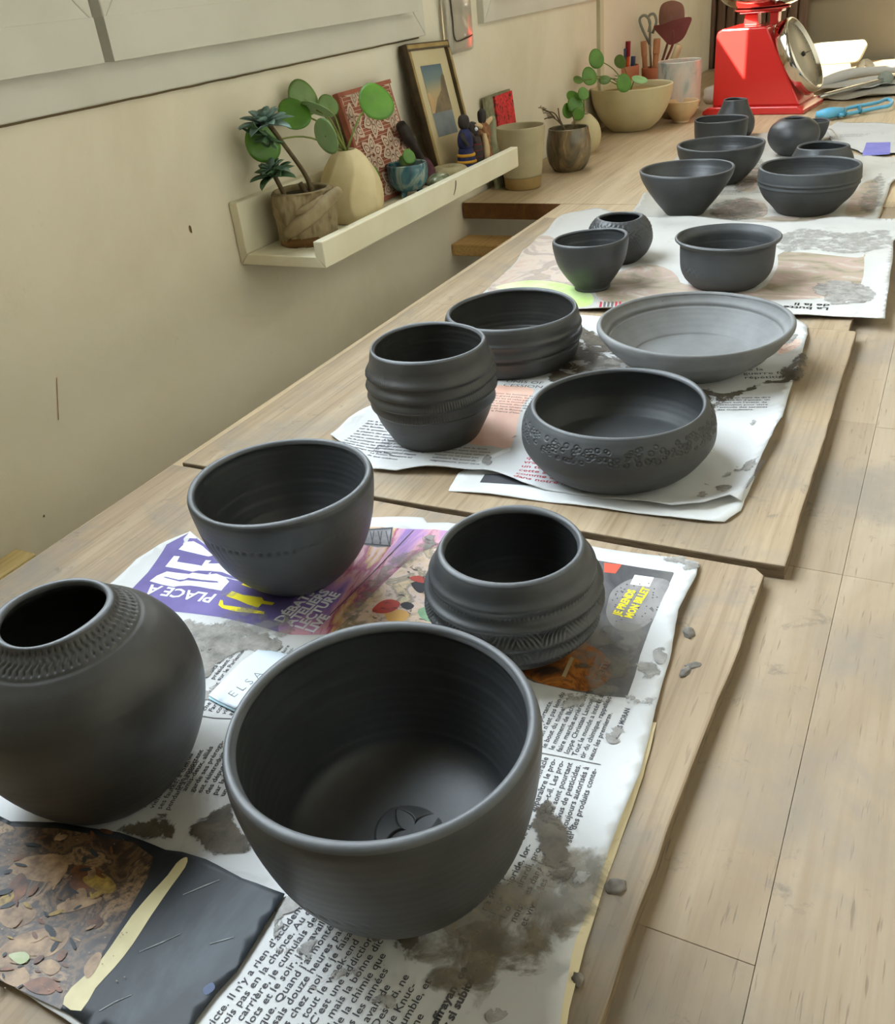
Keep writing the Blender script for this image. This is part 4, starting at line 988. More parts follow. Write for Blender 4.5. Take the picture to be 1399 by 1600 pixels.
para('text_column', ['pour les hommes au sein', 'du grand public, les textes', 'sont lus et relus par tous', 'sans que la moindre idée', 'soit vraiment discutée', 'au plus haut niveau de', 'l’État et de la Bourse', 'dans la France d’hier'], (775, 618), zC, 3, hC, Co, .0034, .0050)
para('text_heading', ['UNIS OF', 'CESSION SUR'], (790, 600), zC, 6, hC, Co, .0075, .0088, mat=M['ink_soft'])
para('text_pull_quote', ['qu’il', 'vraiment', 'un terme', 'cette année', 'comme aucun autre', 'dans notre histoire'], (822, 720), zC, 6, hC, Co, .0062, .0066, mat=M['ink_red'])
para('text_column', ['ont fait, en suite de dire', 'En cette fin d’année, un', 'le pays suit l’avenir de', 'l’exécution pour vivre', 'l’attitude des services', 'des musulmans.'], (1118, 626), zC, 16, hC, Co, .0036, .0046)
para('text_heading', ['de la', 'guerre froide', 'répétition'], (1160, 582), zC, 17, hC, Co, .0075, .0088)
para('edge_text', ['lilililililililililililililililililililililil'], (1166, 776), zC, 84, hC, Co, .0036, .004)
blot([(1130, 745), (1150, 733), (1180, 726), (1178, 735), (1150, 745), (1135, 750)], 'slip', hC, Co, zC, .0009)
blot([(1155, 738), (1178, 730), (1184, 742), (1165, 748)], 'slip', hC, Co, zC, .001)
blot([(1118, 766), (1132, 762), (1143, 766), (1130, 774)], 'slip_solid', hC, Co, zC, .001)
blot([(1090, 775), (1102, 752), (1112, 756), (1106, 776), (1096, 784)], 'slip', hC, Co, zC, .001)
blot([(754, 725), (762, 715), (770, 722), (762, 731)], 'slip_solid', hC, Co, zC, .001)
blot([(795, 690), (805, 678), (815, 690), (803, 695)], 'slip_thin', hC, Co, zC, .001)
blot([(1172, 664), (1178, 660), (1182, 664), (1175, 668)], 'slip_solid', hC, Co, zC, .001)
blot([(905, 590), (940, 560), (980, 570), (1000, 590), (960, 600)], 'slip_thin', hC, Co, zC, .001)
blot([(1215, 525), (1230, 520), (1245, 528), (1235, 540), (1218, 538)], 'slip_solid', hC, Co, zC, .001)
M['rose_print'] = ramp_print('print_rose', ((.3, srgb(190, 140, 124)), (.6, srgb(216, 196, 180)), (.8, srgb(170, 110, 100))), 90)
dec('rose_print', [(1225, 540), (1250, 535), (1248, 548), (1215, 556)], M['rose_print'], hC, Co, zC, .0004, 3)
M['ink_deep'] = new_mat('ink_headline', srgb(52, 50, 50), .8, .1)
# ---- sheet D: newspaper under the small cup
zD = B3
Dpoly = PP([(752, 462), (790, 428), (830, 385), (870, 348), (890, 333), (935, 328), (990, 340), (1060, 344), (1140, 346), (1220, 350), (1290, 344), (1350, 346), (1420, 348), (1418, 372), (1396, 380), (1396, 402), (1390, 440), (1382, 506), (1345, 501), (1290, 500), (1180, 500), (1050, 494), (945, 490), (880, 486), (800, 476)], B3)
Do, hD = news('newspaper', 'newspaper sheet with a pink and green picture under the small cup', Dpoly, B3+.0006, .0012, 12, 6, M['paper_grey'], .006, .006, .022)
dec('pink_picture', [(762, 455), (800, 420), (845, 372), (872, 380), (880, 420), (900, 452), (850, 470), (800, 470)], M['pink_print'], hD, Do, zD, .0003, 3)
dec('green_picture', [(775, 450), (830, 440), (880, 445), (925, 462), (920, 480), (880, 480), (860, 455), (800, 456)], M['green_print'], hD, Do, zD, .0004, 3)
dec('tan_picture', [(1000, 460), (1050, 440), (1080, 448), (1180, 458), (1215, 420), (1225, 395), (1340, 405), (1350, 400), (1344, 450), (1300, 465), (1240, 470), (1100, 472)], M['tan_print'], hD, Do, zD, .0003, 3)
dec('tan_picture', [(930, 455), (960, 430), (1010, 415), (1050, 425), (1060, 450), (1000, 470), (950, 475)], M['tan_print'], hD, Do, zD, .0003, 3)
para('text_heading', ['La butte', 'de la li'], (1296, 483), zD, 182, hD, Do, .0105, .0105, bold=.0003, mat=M['ink_deep'])
for i in range(6):
    x0 = 938+i*6.0
    dec('red_logo', [(x0, 473), (x0+3.4, 474), (x0+2.0, 484), (x0-1.6, 483)], M['ink_red'] if i in (0, 4, 5) else M['ink_soft'], hD, Do, zD, .0004)
para('text_strip', ['lllllllllllllllllllllllllll'], (1300, 467), zD, 181, hD, Do, .006, .007, mat=M['rose_print'])
blot([(1270, 452), (1300, 442), (1340, 445), (1368, 462), (1352, 474), (1310, 478), (1285, 468)], 'slip', hD, Do, zD, .001)
blot([(1215, 375), (1260, 360), (1320, 366), (1380, 362), (1385, 385), (1330, 398), (1270, 392), (1230, 395)], 'slip_thin', hD, Do, zD, .001)
para('text_column', ['la suite de ce qui nous', 'attend pour les années', 'dans un monde de plus', 'en plus difficile à lire'], (1260, 380), zD, 184, hD, Do, .0050, .0075, mat=M['ink_soft'])
# ---- sheet E: crumpled far newspaper
Epoly = PP([(975, 347), (1000, 318), (1020, 290), (1040, 262), (1060, 246), (1075, 232), (1090, 218), (1120, 212), (1300, 205), (1330, 245), (1399, 248), (1440, 250), (1420, 270), (1392, 290), (1378, 330), (1368, 352), (1290, 352), (1150, 352), (1050, 350)], .001)
def hE0(x, y): return 0
Eo, hE = news('newspaper', 'crumpled newspaper sheet under the far group of bowls', Epoly, .0006, .0022, 16, 9, M['paper_dirty'], .006, .006, .025, .001)
for q in ([(1110, 338), (1150, 312), (1195, 318), (1190, 342)], [(1150, 292), (1180, 262), (1196, 270), (1176, 300)], [(1320, 335), (1345, 290), (1372, 285), (1362, 335)], [(1180, 345), (1230, 338), (1320, 340), (1300, 350)]):
    dec('tan_picture', q, M['tan_print'], hE, Eo, .001, .0006, 3)
for q, ang in (((1120, 300), 8), ((1160, 268), 8), ((1330, 320), 8)):
    para('text_column', ['les textes de la loi sur', 'cette question de fond', 'pour un monde nouveau', 'et la suite à suivre ici'], q, .001, ang, hE, Eo, .0055, .0085, mat=M['ink_soft'])
blot([(1110, 325), (1160, 310), (1185, 320), (1190, 338), (1130, 345)], 'slip_thin', hE, Eo, .001, .001)
blot([(1150, 270), (1185, 250), (1200, 262), (1180, 290), (1150, 300)], 'slip_thin', hE, Eo, .001, .001)
blot([(1340, 320), (1370, 275), (1385, 285), (1372, 330)], 'slip_thin', hE, Eo, .001, .001)
Fpoly = PP([(1290, 205), (1310, 194), (1350, 196), (1420, 198), (1440, 242), (1345, 244), (1330, 236), (1300, 225)], .0)
Fo, hF = news('newspaper', 'newspaper with a purple square on its page, at the far right edge', Fpoly, .0034, .0010, 12, 12, M['paper_grey'], .003, .006, .02)
dec('purple_square', [(1347, 245), (1354, 224), (1392, 223), (1391, 242)], mottled('print_violet', srgb(112, 112, 178), srgb(124, 122, 186), 30, .6, .2), hF, Fo, .003, .0005)
para('text_column', ['la politique de', 'toujours plus', 'de libertés'], (1312, 212), .003, 6, hF, Fo, .0075, .0115, mat=M['ink_soft'])
# ---- clay crumbs on the first board and worktop
def crumb(px, py, z, s, seed, label, cat='clay crumb'):
    rr = random.Random(seed); bm = bmesh.new(); bmesh.ops.create_icosphere(bm, subdivisions=3, radius=1)
    for v in bm.verts:
        k = 1+.35*noise.noise(v.co*1.6+Vector((seed, 0, 0)))
        v.co = Vector((v.co.x*s[0]*k, v.co.y*s[1]*k, max(v.co.z*s[2]*k, -.25*s[2])))
    x, y = P(px, py, z)
    o = bm_obj('clay_crumb', bm, M['crumb'], None, True, (x, y, z+.25*s[2]-.0002)); o.rotation_euler[2] = rr.uniform(0, 3)
    return tag(o, label, cat, 'clay crumbs on the nearest board')
crumb(1076, 990, B1, (.0032, .0042, .0022), 1, 'dark clay crumb on the board just right of the purple advert sheet')
crumb(1071, 1050, B1, (.0022, .0050, .0012), 2, 'thin curled clay scrap on the board right of the newspaper')
crumb(1084, 1040, B1, (.0050, .0024, .0008), 3, 'flat pale clay scrap near the right edge of the nearest board')
crumb(962, 1386, B1, (.0042, .0036, .0016), 4, 'pale clay lump on the nearest board, low in the picture')
crumb(902, 1530, B1+.001, (.0030, .0022, .0012), 5, 'small clay flake on the paper edge near the bottom')
crumb(590, 1462, B1+.001, (.003, .003, .0014), 6, 'small dark clay lump right under the big front bowl')

# ================================================================== things on the picture ledge
LF = LZ+.0125      # floor of the ledge
M['bark'] = mottled('bark_pottery', srgb(124, 108, 80), srgb(164, 148, 116), 40, .8, .2, bstr=.6, bscale=70, bdist=.003, stretch=(1, 1, .5))
M['bark_base'] = mottled('bark_base_brown', srgb(122, 88, 48), srgb(104, 74, 40), 30, .6, .3)
M['soil'] = mottled('soil', srgb(60, 58, 48), srgb(82, 78, 62), 150, .95, .1, bstr=.8, bscale=260, bdist=.003)
M['succulent'] = mottled('succulent_leaf', srgb(98, 130, 118), srgb(140, 166, 160), 60, .5, .35)
M['succulent_dark'] = mottled('succulent_leaf_dark', srgb(66, 96, 66), srgb(92, 124, 88), 60, .5, .35)
M['stem_brown'] = mottled('woody_stem', srgb(88, 74, 54), srgb(112, 96, 70), 120, .8, .2)
def leafmat(name, a, b):
    m = mottled(name, a, b, 30, .38, .45)
    BS(m).inputs['Transmission Weight'].default_value = 0
    BS(m).inputs['Subsurface Weight'].default_value = .15; BS(m).inputs['Subsurface Radius'].default_value = (.002, .004, .001); return m
M['pilea'] = leafmat('pilea_leaf', srgb(78, 124, 40), srgb(98, 146, 50))
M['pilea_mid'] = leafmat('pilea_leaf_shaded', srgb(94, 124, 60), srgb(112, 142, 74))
M['pilea_back'] = leafmat('pilea_leaf_underside', srgb(132, 168, 112), srgb(148, 182, 126))
M['pilea_stem'] = new_mat('pilea_stem', srgb(122, 134, 66), .5, .3)
M['beige_clay'] = mottled('beige_stoneware', srgb(208, 190, 146), srgb(220, 204, 164), 24, .7, .25, bstr=.15, bscale=90)
# --- bark-textured pot with a succulent
bp_ = tag(empty('succulent_pot', (.058, .062, LF)), 'bark-textured pot with a two-headed blue-green succulent, first on the ledge', 'plant pot')
def d_bark(th, R, Z, F):
    g = vnoise(th, 3.5, Z, 40, 2.)*.0034+vnoise(th, 11, Z, 150, 7.)*.0018+np.sin(th*40+vnoise(th, 2, Z, 40, 5.)*6)*.0006
    swell = .004*np.sin(th*3+1)
    return np.where((F == 1), g+swell*(Z/.06), 0)
prof, fl = vessel_profile([(.0300, 0), (.0330, .002), (.0335, .015), (.0350, .030), (.0360, .045), (.0340, .058)], .005, .045, 60)
revolve('pot_body', prof, M['bark'], bp_, (0, 0, 0), 120, d_bark, fl)
revolve('base_ring', [(.004, -.0004), (.0325, -.0004), (.0350, .003), (.0352, .007), (.0335, .010), (.002, .0101)], M['bark_base'], bp_, (0, 0, .0004), 60)
tube('branch_relief', [(-.006, -.034, .016), (.012, -.034, .026), (.028, -.022, .037), (.040, -.006, .049), (.046, .010, .056)], [.006, .0085, .0085, .0075, .005], M['bark'], bp_, 10)
tube('branch_relief', [(.012, -.033, .040), (.024, -.026, .044), (.036, -.008, .052)], [.003, .005, .004], M['bark'], bp_, 8)
bm = bmesh.new(); bmesh.ops.create_circle(bm, cap_ends=True, segments=40, radius=.0300); so_ = bm_obj('soil', bm, M['soil'], bp_, False, (0, 0, .0535))
def rosette(parent, c, r, n, mat, tiltv, seed):
    rr = random.Random(seed)
    R = Vector((0, 0, 1)).rotation_difference(Vector(tiltv).normalized()).to_matrix()
    for i in range(n):
        a = i*2.39996; lvl = i/n
        el = .15+1.15*lvl; L = r*(1.0-.45*lvl)*rr.uniform(.85, 1.1); w = r*.19
        v, f = [], []
        m_ = 9
        for k in range(m_):
            t_ = k/(m_-1); wd = w*math.sin(math.pi*min(1, t_*.86+.12))**.7*(1 if t_ < .98 else .15)
            e2 = el-.5*t_
            x = L*t_*math.cos(el-.35*t_); z = L*t_*math.sin(el-.35*t_)+.0
            for s_ in (-1, 0, 1):
                v.append((x, s_*wd, z+abs(s_)*wd*.35)); 
            v.append((x, 0, z-wd*.28))
        for k in range(m_-1):
            b = 4*k
            f += [(b, b+1, b+5, b+4), (b+1, b+2, b+6, b+5), (b+2, b+3, b+7, b+6), (b+3, b, b+4, b+7)]
        Mz = Matrix.Rotation(a, 3, 'Z')
        v = [Vector(c)+R@(Mz@Vector(p)) for p in v]
        mk('succulent_leaf', v, f, mat, parent, True)
tube('succulent_stem', [(.010, .008, .052), (.006, .004, .075), (-.004, -.014, .112), (-.011, -.026, .136)], [.0034, .0026, .0024, .0030], M['stem_brown'], bp_, 8)
rosette(bp_, (-.012, -.028, .132), .037, 20, M['succulent'], (-.10, -.12, 1), 3)
rosette(bp_, (-.012, -.028, .124), .032, 10, M['succulent_dark'], (-.1, -.1, -.25), 9)
tube('succulent_stem', [(-.010, -.016, .050), (-.016, -.025, .082)], .0026, M['stem_brown'], bp_, 8)
rosette(bp_, (-.016, -.026, .078), .034, 18, M['succulent_dark'], (-.15, -.25, 1), 4)
rosette(bp_, (-.016, -.026, .086), .024, 8, M['succulent'], (-.1, -.2, 1), 6)
tube('twig_stub', [(.004, .004, .052), (.000, .000, .066)], [.004, .003], M['stem_brown'], bp_, 8)
# --- faceted beige vase with a money plant
vz = tag(empty('plant_vase', (.058, .166, LF)), 'faceted beige stoneware vase with a round-leaved plant on the ledge', 'plant pot')
def d_facet(th, R, Z, F):
    k = 7; u = ((th*k/(2*np.pi)+.2*np.sin(Z*60)) % 1-.5)
    fac = R*(math.cos(math.pi/k)/np.cos(u*2*math.pi/k)-1)
    return np.where(F == 1, fac*.75*np.clip(Z/.02, 0, 1)*np.clip((.084-Z)/.02, 0, 1), 0)
prof, fl = vessel_profile([(.0270, 0), (.0320, .0015), (.0385, .014), (.0400, .030), (.0375, .048), (.0310, .063), (.0205, .077), (.0128, .0830)], .0035, .02, 70)
revolve('vase_body', prof, M['beige_clay'], vz, (0, 0, 0), 140, d_facet, fl)
bm = bmesh.new(); bmesh.ops.create_circle(bm, cap_ends=True, segments=24, radius=.0098); bm_obj('soil', bm, M['soil'], vz, False, (0, 0, .078))
def round_leaf(parent, c, normal, r, mat, stem_from, back=None, sm=None, cup=.18, stem_r=.0011, name='leaf'):
    n = Vector(normal).normalized(); R = Vector((0, 0, 1)).rotation_difference(n).to_matrix(); c = Vector(c)
    v, f = [], []; nr, ns = 6, 28
    v.append(c+R@Vector((0, 0, -r*.10)))
    for i in range(1, nr+1):
        q = i/nr
        for j in range(ns):
            a = 2*math.pi*j/ns
            rad = r*q*(1+.03*math.sin(3*a))
            z = -r*.10*(1-q)**2*4*.25+cup*r*(.5*q*q)*(-1)
            v.append(c+R@Vector((rad*math.cos(a)*1.05, rad*math.sin(a)*.95, z)))
    for j in range(ns): f.append((0, 1+j, 1+(j+1) % ns))
    for i in range(nr-1):
        for j in range(ns):
            a = 1+i*ns+j; b = 1+i*ns+(j+1) % ns; f.append((a, a+ns, b+ns, b))
    k = len(v); th_ = n*(-.0007)
    v2 = [p+th_ for p in v]; f2 = [tuple(i+k for i in reversed(t_)) for t_ in f]
    rim_ = [(1+(nr-1)*ns+j, 1+(nr-1)*ns+j+k, 1+(nr-1)*ns+(j+1) % ns+k, 1+(nr-1)*ns+(j+1) % ns) for j in range(ns)]
    mk(name, v+v2, f+f2+rim_, mat, parent, True)
    s = Vector(stem_from); mid = (s+c)/2+Vector((0, 0, .012)); e = c+th_-n*r*.12
    tube('leaf_stem', [s, mid, e], [stem_r*1.2, stem_r, stem_r*.9], sm or M['pilea_stem'], parent, 6)
def toward(px, py, X): return PX(px, py, X)
def rel_to(o, p): return tuple(a-b for a, b in zip(p, o.location))
sf = (0, 0, .080)
cd = Vector((CAM[0]-.06, CAM[1]-.17, CAM[2]-.2)).normalized()   # roughly towards the room
def pl(px, py, X, r, nrm, mat):
    round_leaf(vz, rel_to(vz, toward(px, py, X)), nrm, r, mat, sf)
pl(589, 158, .085, 0.0223, (.75, -.55, .45), M['pilea'])
pl(475, 152, .026, 0.0202, (.85, -.35, .30), M['pilea_mid'])
pl(460, 177, .035, 0.0189, (.60, -.60, .50), M['pilea'])
pl(412, 223, .030, 0.0214, (.85, -.45, .15), M['pilea'])
pl(496, 168, .055, 0.0197, (.15, .55, .80), M['pilea_back'])
pl(512, 212, .078, 0.0206, (.35, .92, .10), M['pilea_back'])
pl(513, 165, .045, 0.0126, (.7, -.6, .2), M['pilea_mid'])
pl(583, 274, .050, 0.0126, (.9, -.35, .2), M['pilea'])
# --- printed tile leaning on the wall
def leaning(name, label, cat, px_bl, px_br, px_tl, X0, X1, th, group=None):
    pass
tl = tag(empty('patterned_tile', (.0, .0, 0)), 'reddish clay tile carved with a leafy star pattern, leaning on the wall', 'tile')
M['tile_red'] = mottled('tile_red_clay', srgb(150, 88, 70), srgb(168, 104, 84), 40, .7, .2)
M['tile_cream'] = mottled('tile_cream_slip', srgb(206, 178, 156), srgb(220, 196, 176), 40, .7, .2)
def panel(parent, name, O, U, V, th, mat, w, h, u0=0., v0=0., off=0., bev=.0):
    "box on an inclined plane: O origin, U/V unit axes"
    Nn = U.cross(V); v = []
    for dn in (off, off+th):
        for a, b in ((u0, v0), (u0+w, v0), (u0+w, v0+h), (u0, v0+h)): v.append(O+U*a+V*b+Nn*dn)
    f = [(3, 2, 1, 0), (4, 5, 6, 7)]+[(i, (i+1) % 4, (i+1) % 4+4, i+4) for i in range(4)]
    return mk(name, v, f, mat, parent, False)
def plane_poly(parent, name, O, U, V, pts, off, mat, th=None):
    Nn = U.cross(V); v = [O+U*a+V*b+Nn*off for a, b in pts]
    if not th: return mk(name, v, [tuple(range(len(v)))], mat, parent, False)
    k = len(v); v2 = [p-Nn*th for p in v]
    f = [tuple(range(k)), tuple(range(2*k-1, k-1, -1))]+[(i, i+k, (i+1) % k+k, (i+1) % k) for i in range(k)]
    return mk(name, v+v2, f, mat, parent, False)
def lean_axes(y0, foot_x, lean, tilt=0.):
    "plane standing on the ledge, leaning back to the wall; U along the wall, V up"
    O = Vector((foot_x, y0, LF)); V = Vector((-math.sin(lean), 0, math.cos(lean))); U = Vector((0, 1, 0))
    if tilt:
        q = Matrix.Rotation(tilt, 3, 'X'); U = q@U; V = q@V
    return O, U, V
O, U, V = lean_axes(.222, .043, .22)
TW, TH = .134, .142
panel(tl, 'tile_body', O, U, V, .006, M['tile_red'], TW, TH, off=0.)
# carved pattern: stars of six leaves over hatching, raised cream lines
leafpolys, hatch = [], []
def star(cx, cy, R_):
    for k in range(6):
        a = k*math.pi/3+.26
        for q in (.55, .8, 1.0):
            pass
        pts = []
        for s_ in (-1, 1):
            ts = np.linspace(.12, 1, 7) if s_ < 0 else np.linspace(1, .12, 7)
            for t_ in ts:
                w_ = s_*.0082*math.sin(math.pi*(t_*.9+.05))
                pts.append((cx+R_*t_*math.cos(a)-w_*math.sin(a), cy+R_*t_*math.sin(a)+w_*math.cos(a)))
        leafpolys.append(pts)
for i in range(-1, 5):
    for j in range(-1, 6):
        star(.014+i*.050+(j % 2)*.025, .016+j*.0433, .0262)
m_ = .005
Nn = U.cross(V)
vv, ff = [], []
def add_poly(pts, off):
    b = len(vv); vv.extend([O+U*a+V*c_+Nn*off for a, c_ in pts]); ff.append(tuple(range(b, b+len(pts))))
cl = lambda pts: [(min(max(a, m_), TW-m_), min(max(b, m_), TH-m_)) for a, b in pts]
for pts in leafpolys:
    c_ = np.mean(pts, 0); n_ = len(pts)
    if not (-.01 < c_[0] < TW+.01 and -.01 < c_[1] < TH+.01): continue
    for k0, k1 in ((1.0, .60), (.44, .12)):
        o1 = [tuple(c_+(np.array(p)-c_)*np.array(k0)) for p in pts]; o2 = [tuple(c_+(np.array(p)-c_)*k1) for p in pts]
        o1, o2 = cl(o1), cl(o2)
        for i in range(n_): add_poly([o1[i], o1[(i+1) % n_], o2[(i+1) % n_], o2[i]], .0074)
for k in range(40):
    y_ = .006+k*.0046
    if y_ > TH-.006: break
    add_poly([(m_, y_), (TW-m_, y_), (TW-m_, y_+.0006), (m_, y_+.0006)], .0066)
mk('carved_relief', vv, ff, M['tile_cream'], tl, False)
panel(tl, 'tile_rim', O, U, V, .0025, M['tile_red'], TW, .005, 0, TH-.005, .006)
panel(tl, 'tile_rim', O, U, V, .0025, M['tile_red'], .005, TH-.006, 0, 0, .006)
# --- framed landscape leaning behind the figures
fr = tag(empty('framed_landscape', (0, 0, 0)), 'gilt and dark framed small mountain landscape leaning on the wall', 'picture')
O, U, V = lean_axes(.406, .046, .225, -.05)
FW, FH = .132, .180
M['gilt'] = mottled('gilt_frame', srgb(150, 124, 70), srgb(172, 148, 92), 60, .4, .5)
M['frame_dark'] = mottled('dark_frame_edge', srgb(66, 54, 38), srgb(84, 68, 48), 60, .45, .4)
M['mat_card'] = mottled('mount_card', srgb(208, 192, 152), srgb(216, 202, 164), 10, .8, .2)
panel(fr, 'back_board', O, U, V, .006, M['frame_dark'], FW, FH, 0, 0, -.001)
panel(fr, 'mount', O, U, V, .001, M['mat_card'], FW-.018, FH-.018, .009, .009, .005)
for nm, u0, v0, w_, h_ in (('frame_bar', 0, 0, FW, .009), ('frame_bar', 0, FH-.009, FW, .009), ('frame_bar', 0, .009, .009, FH-.018), ('frame_bar', FW-.009, .009, .009, FH-.018)):
    b = panel(fr, nm, O, U, V, .011, M['frame_dark'], w_, h_, u0, v0, 0)
    panel(b, 'gilt_strip', O, U, V, .0008, M['gilt'], max(w_-.004, .003) if w_ < .02 else w_-.006, h_-.004 if h_ < .02 else h_-.004, u0+.002, v0+.002, .011)
# the print itself: sky, mountain, sea
M['sky_print'] = None
def grad_mat(name, stops):
    m = new_mat(name, stops[0][1], .5, .3); n, l = nodes(m)
    g = coord(m, kind='Generated'); sx = n.new('ShaderNodeSeparateXYZ'); l.new(g, sx.inputs[0])
    setc(m, ramp(m, sx.outputs['Z'], stops)); return m
M['sky_print'] = grad_mat('printed_sky', ((0, srgb(206, 168, 120)), (.45, srgb(190, 172, 132)), (.7, srgb(120, 140, 140)), (1, srgb(74, 104, 124))))
M['mountain'] = mottled('printed_mountain', srgb(104, 94, 78), srgb(140, 122, 92), 60, .5, .3)
M['sea_print'] = mottled('printed_sea', srgb(108, 124, 134), srgb(130, 142, 148), 30, .5, .3)
def q4(pts, off, mat, nm): plane_poly(fr, nm, O, U, V, pts, off, mat)
iu0, iu1, iv0, iv1 = .034, .098, .052, .150
q4([(iu0, iv0+.03), (iu1, iv0+.03), (iu1, iv1), (iu0, iv1)], .0064, M['sky_print'], 'printed_sky')
q4([(iu0, iv0), (iu1, iv0), (iu1, iv0+.034), (iu0, iv0+.034)], .0066, M['sea_print'], 'printed_sea')
q4([(iu0+.008, iv0+.033), (iu1, iv0+.033), (iu1, iv1-.016), (iu1-.006, iv1-.014), (iu1-.013, iv1-.020), (iu1-.02, iv1-.036), (iu1-.030, iv0+.056), (iu0+.026, iv0+.052), (iu0+.018, iv0+.044)], .0068, M['mountain'], 'printed_mountain')
q4([(iu0, iv0+.033), (iu0+.010, iv0+.033), (iu0+.014, iv0+.050), (iu0+.006, iv0+.062), (iu0, iv0+.060)], .0067, mottled('printed_cloud', srgb(206, 168, 120), srgb(214, 184, 140), 50, .5), 'printed_cloud')
q4([(.012, .012), (FW-.012, .012), (FW-.012, FH-.012), (.012, FH-.012)], .0072, M['glass'], 'glass_pane')
# --- little blue glazed cup with a sprout
M['blue_glaze'] = None
def glaze(name, stops, scale=30):
    m = new_mat(name, stops[0][1], .18, .6); v = coord(m, (1, 1, .5))
    setc(m, ramp(m, tex_noise(m, v, scale, 4, .6, 1.2), stops)); return m
M['blue_glaze'] = glaze('blue_glaze', ((.34, srgb(30, 62, 74)), (.5, srgb(58, 104, 116)), (.62, srgb(132, 150, 142)), (.72, srgb(160, 146, 116))), 46)
bc = tag(empty('sprout_cup', (.068, .292, LF)), 'tiny blue-glazed cup with a green sprout, on three feet on the ledge', 'plant pot')
prof, fl = vessel_profile([(.011, .008), (.0185, .010), (.0255, .019), (.0280, .031), (.0275, .0420)], .0026, .016, 40)
revolve('cup_body', prof, M['blue_glaze'], bc, (0, 0, 0), 64, None, None)
for k in range(3):
    a = k*2.094+.5
    tube('foot', [(.0125*math.cos(a), .0125*math.sin(a), .011), (.0150*math.cos(a), .0150*math.sin(a), .004), (.0145*math.cos(a), .0145*math.sin(a), .0002)], [.005, .0038, .002], M['blue_glaze'], bc, 8)
bm = bmesh.new(); bmesh.ops.create_circle(bm, cap_ends=True, segments=28, radius=.0250); bm_obj('soil', bm, M['soil'], bc, False, (0, 0, .037))
round_leaf(bc, (.008, -.004, .052), (.8, -.5, .2), .0095, M['pilea'], (0, 0, .034), name='sprout_leaf')
round_leaf(bc, (-.004, .002, .046), (.3, -.9, .3), .0075, M['pilea_mid'], (0, 0, .034), name='sprout_leaf')
# --- pebble and ring-shaped stone
M['stone_green'] = glaze('green_glass_stone', ((.35, srgb(96, 104, 78)), (.6, srgb(140, 146, 116)), (.75, srgb(190, 192, 170))), 60)
bm = bmesh.new(); bmesh.ops.create_icosphere(bm, subdivisions=3, radius=1)
for v_ in bm.verts: v_.co = Vector((v_.co.x*.016, v_.co.y*.021, max(v_.co.z, -.85)*.0115))
tag(bm_obj('pebble', bm, M['stone_green'], None, True, (.089, .340, LF+.0098)), 'smooth greenish glass pebble next to the tiny blue cup', 'pebble')
M['stone'] = mottled('ring_stone', srgb(150, 138, 104), srgb(168, 156, 122), 40, .8, .2)
vv, ff = [], []; A_, B_ = 40, 14
for i in range(A_):
    a = 2*math.pi*i/A_
    for j in range(B_):
        b = 2*math.pi*j/B_; rr_ = .0165+(.0115+.0011*math.sin(a*14))*math.cos(b)
        vv.append((rr_*math.cos(a), rr_*math.sin(a), .0095+.0095*math.sin(b)))
for i in range(A_):
    for j in range(B_): ff.append((i*B_+j, ((i+1) % A_)*B_+j, ((i+1) % A_)*B_+(j+1) % B_, i*B_+(j+1) % B_))
tag(mk('ring_stone', vv, ff, M['stone'], None, True, (.076, .398, LF)), 'ribbed beige stone ring in front of the figurines', 'stone')
# --- figurines: built as one skinned body each plus dress details
def blob_fig(name, label, loc, path, mat, rz=0.):
    r = tag(empty(name, loc, rz), label, 'figurine', 'small figurines on the ledge')
    return r
M['doll_dark'] = mottled('doll_dark', srgb(40, 36, 34), srgb(58, 50, 46), 60, .6, .3)
M['doll_navy'] = mottled('doll_navy', srgb(36, 40, 72), srgb(52, 56, 96), 90, .7, .2)
M['doll_stripe'] = new_mat('doll_red', srgb(124, 40, 46), .7, .2)
M['doll_yellow'] = new_mat('doll_yellow', srgb(190, 140, 46), .7, .2)
M['doll_plum'] = mottled('doll_plum', srgb(70, 42, 52), srgb(94, 60, 66), 120, .8, .2)
M['fig_brown'] = mottled('carved_figure_brown', srgb(122, 78, 48), srgb(158, 112, 76), 70, .6, .3, bstr=.5, bscale=140, bdist=.002)
M['fig_cream'] = mottled('figure_cream', srgb(186, 158, 118), srgb(200, 176, 138), 50, .7, .2)
M['fig_grey'] = mottled('figure_greygreen', srgb(120, 118, 92), srgb(154, 150, 122), 70, .8, .2, bstr=.4, bscale=140, bdist=.002)
# dark brush-like doll leaning left
d1 = tag(empty('cloth_doll', (.050, .372, LF)), 'dark doll leaning left with a long black handle and a plum skirt', 'figurine', 'small figurines on the ledge')
revolve('skirt', crom([(.002, 0), (.017, .0005), (.0180, .008), (.0150, .020), (.0090, .032), (.001, .036)], 24), M['doll_plum'], d1, (0, 0, 0), 40)
tube('handle', [(0, -.002, .030), (-.002, -.018, .052), (-.004, -.036, .074), (-.004, -.046, .086)], [.0060, .0062, .0090, .0072], M['doll_dark'], d1, 12)
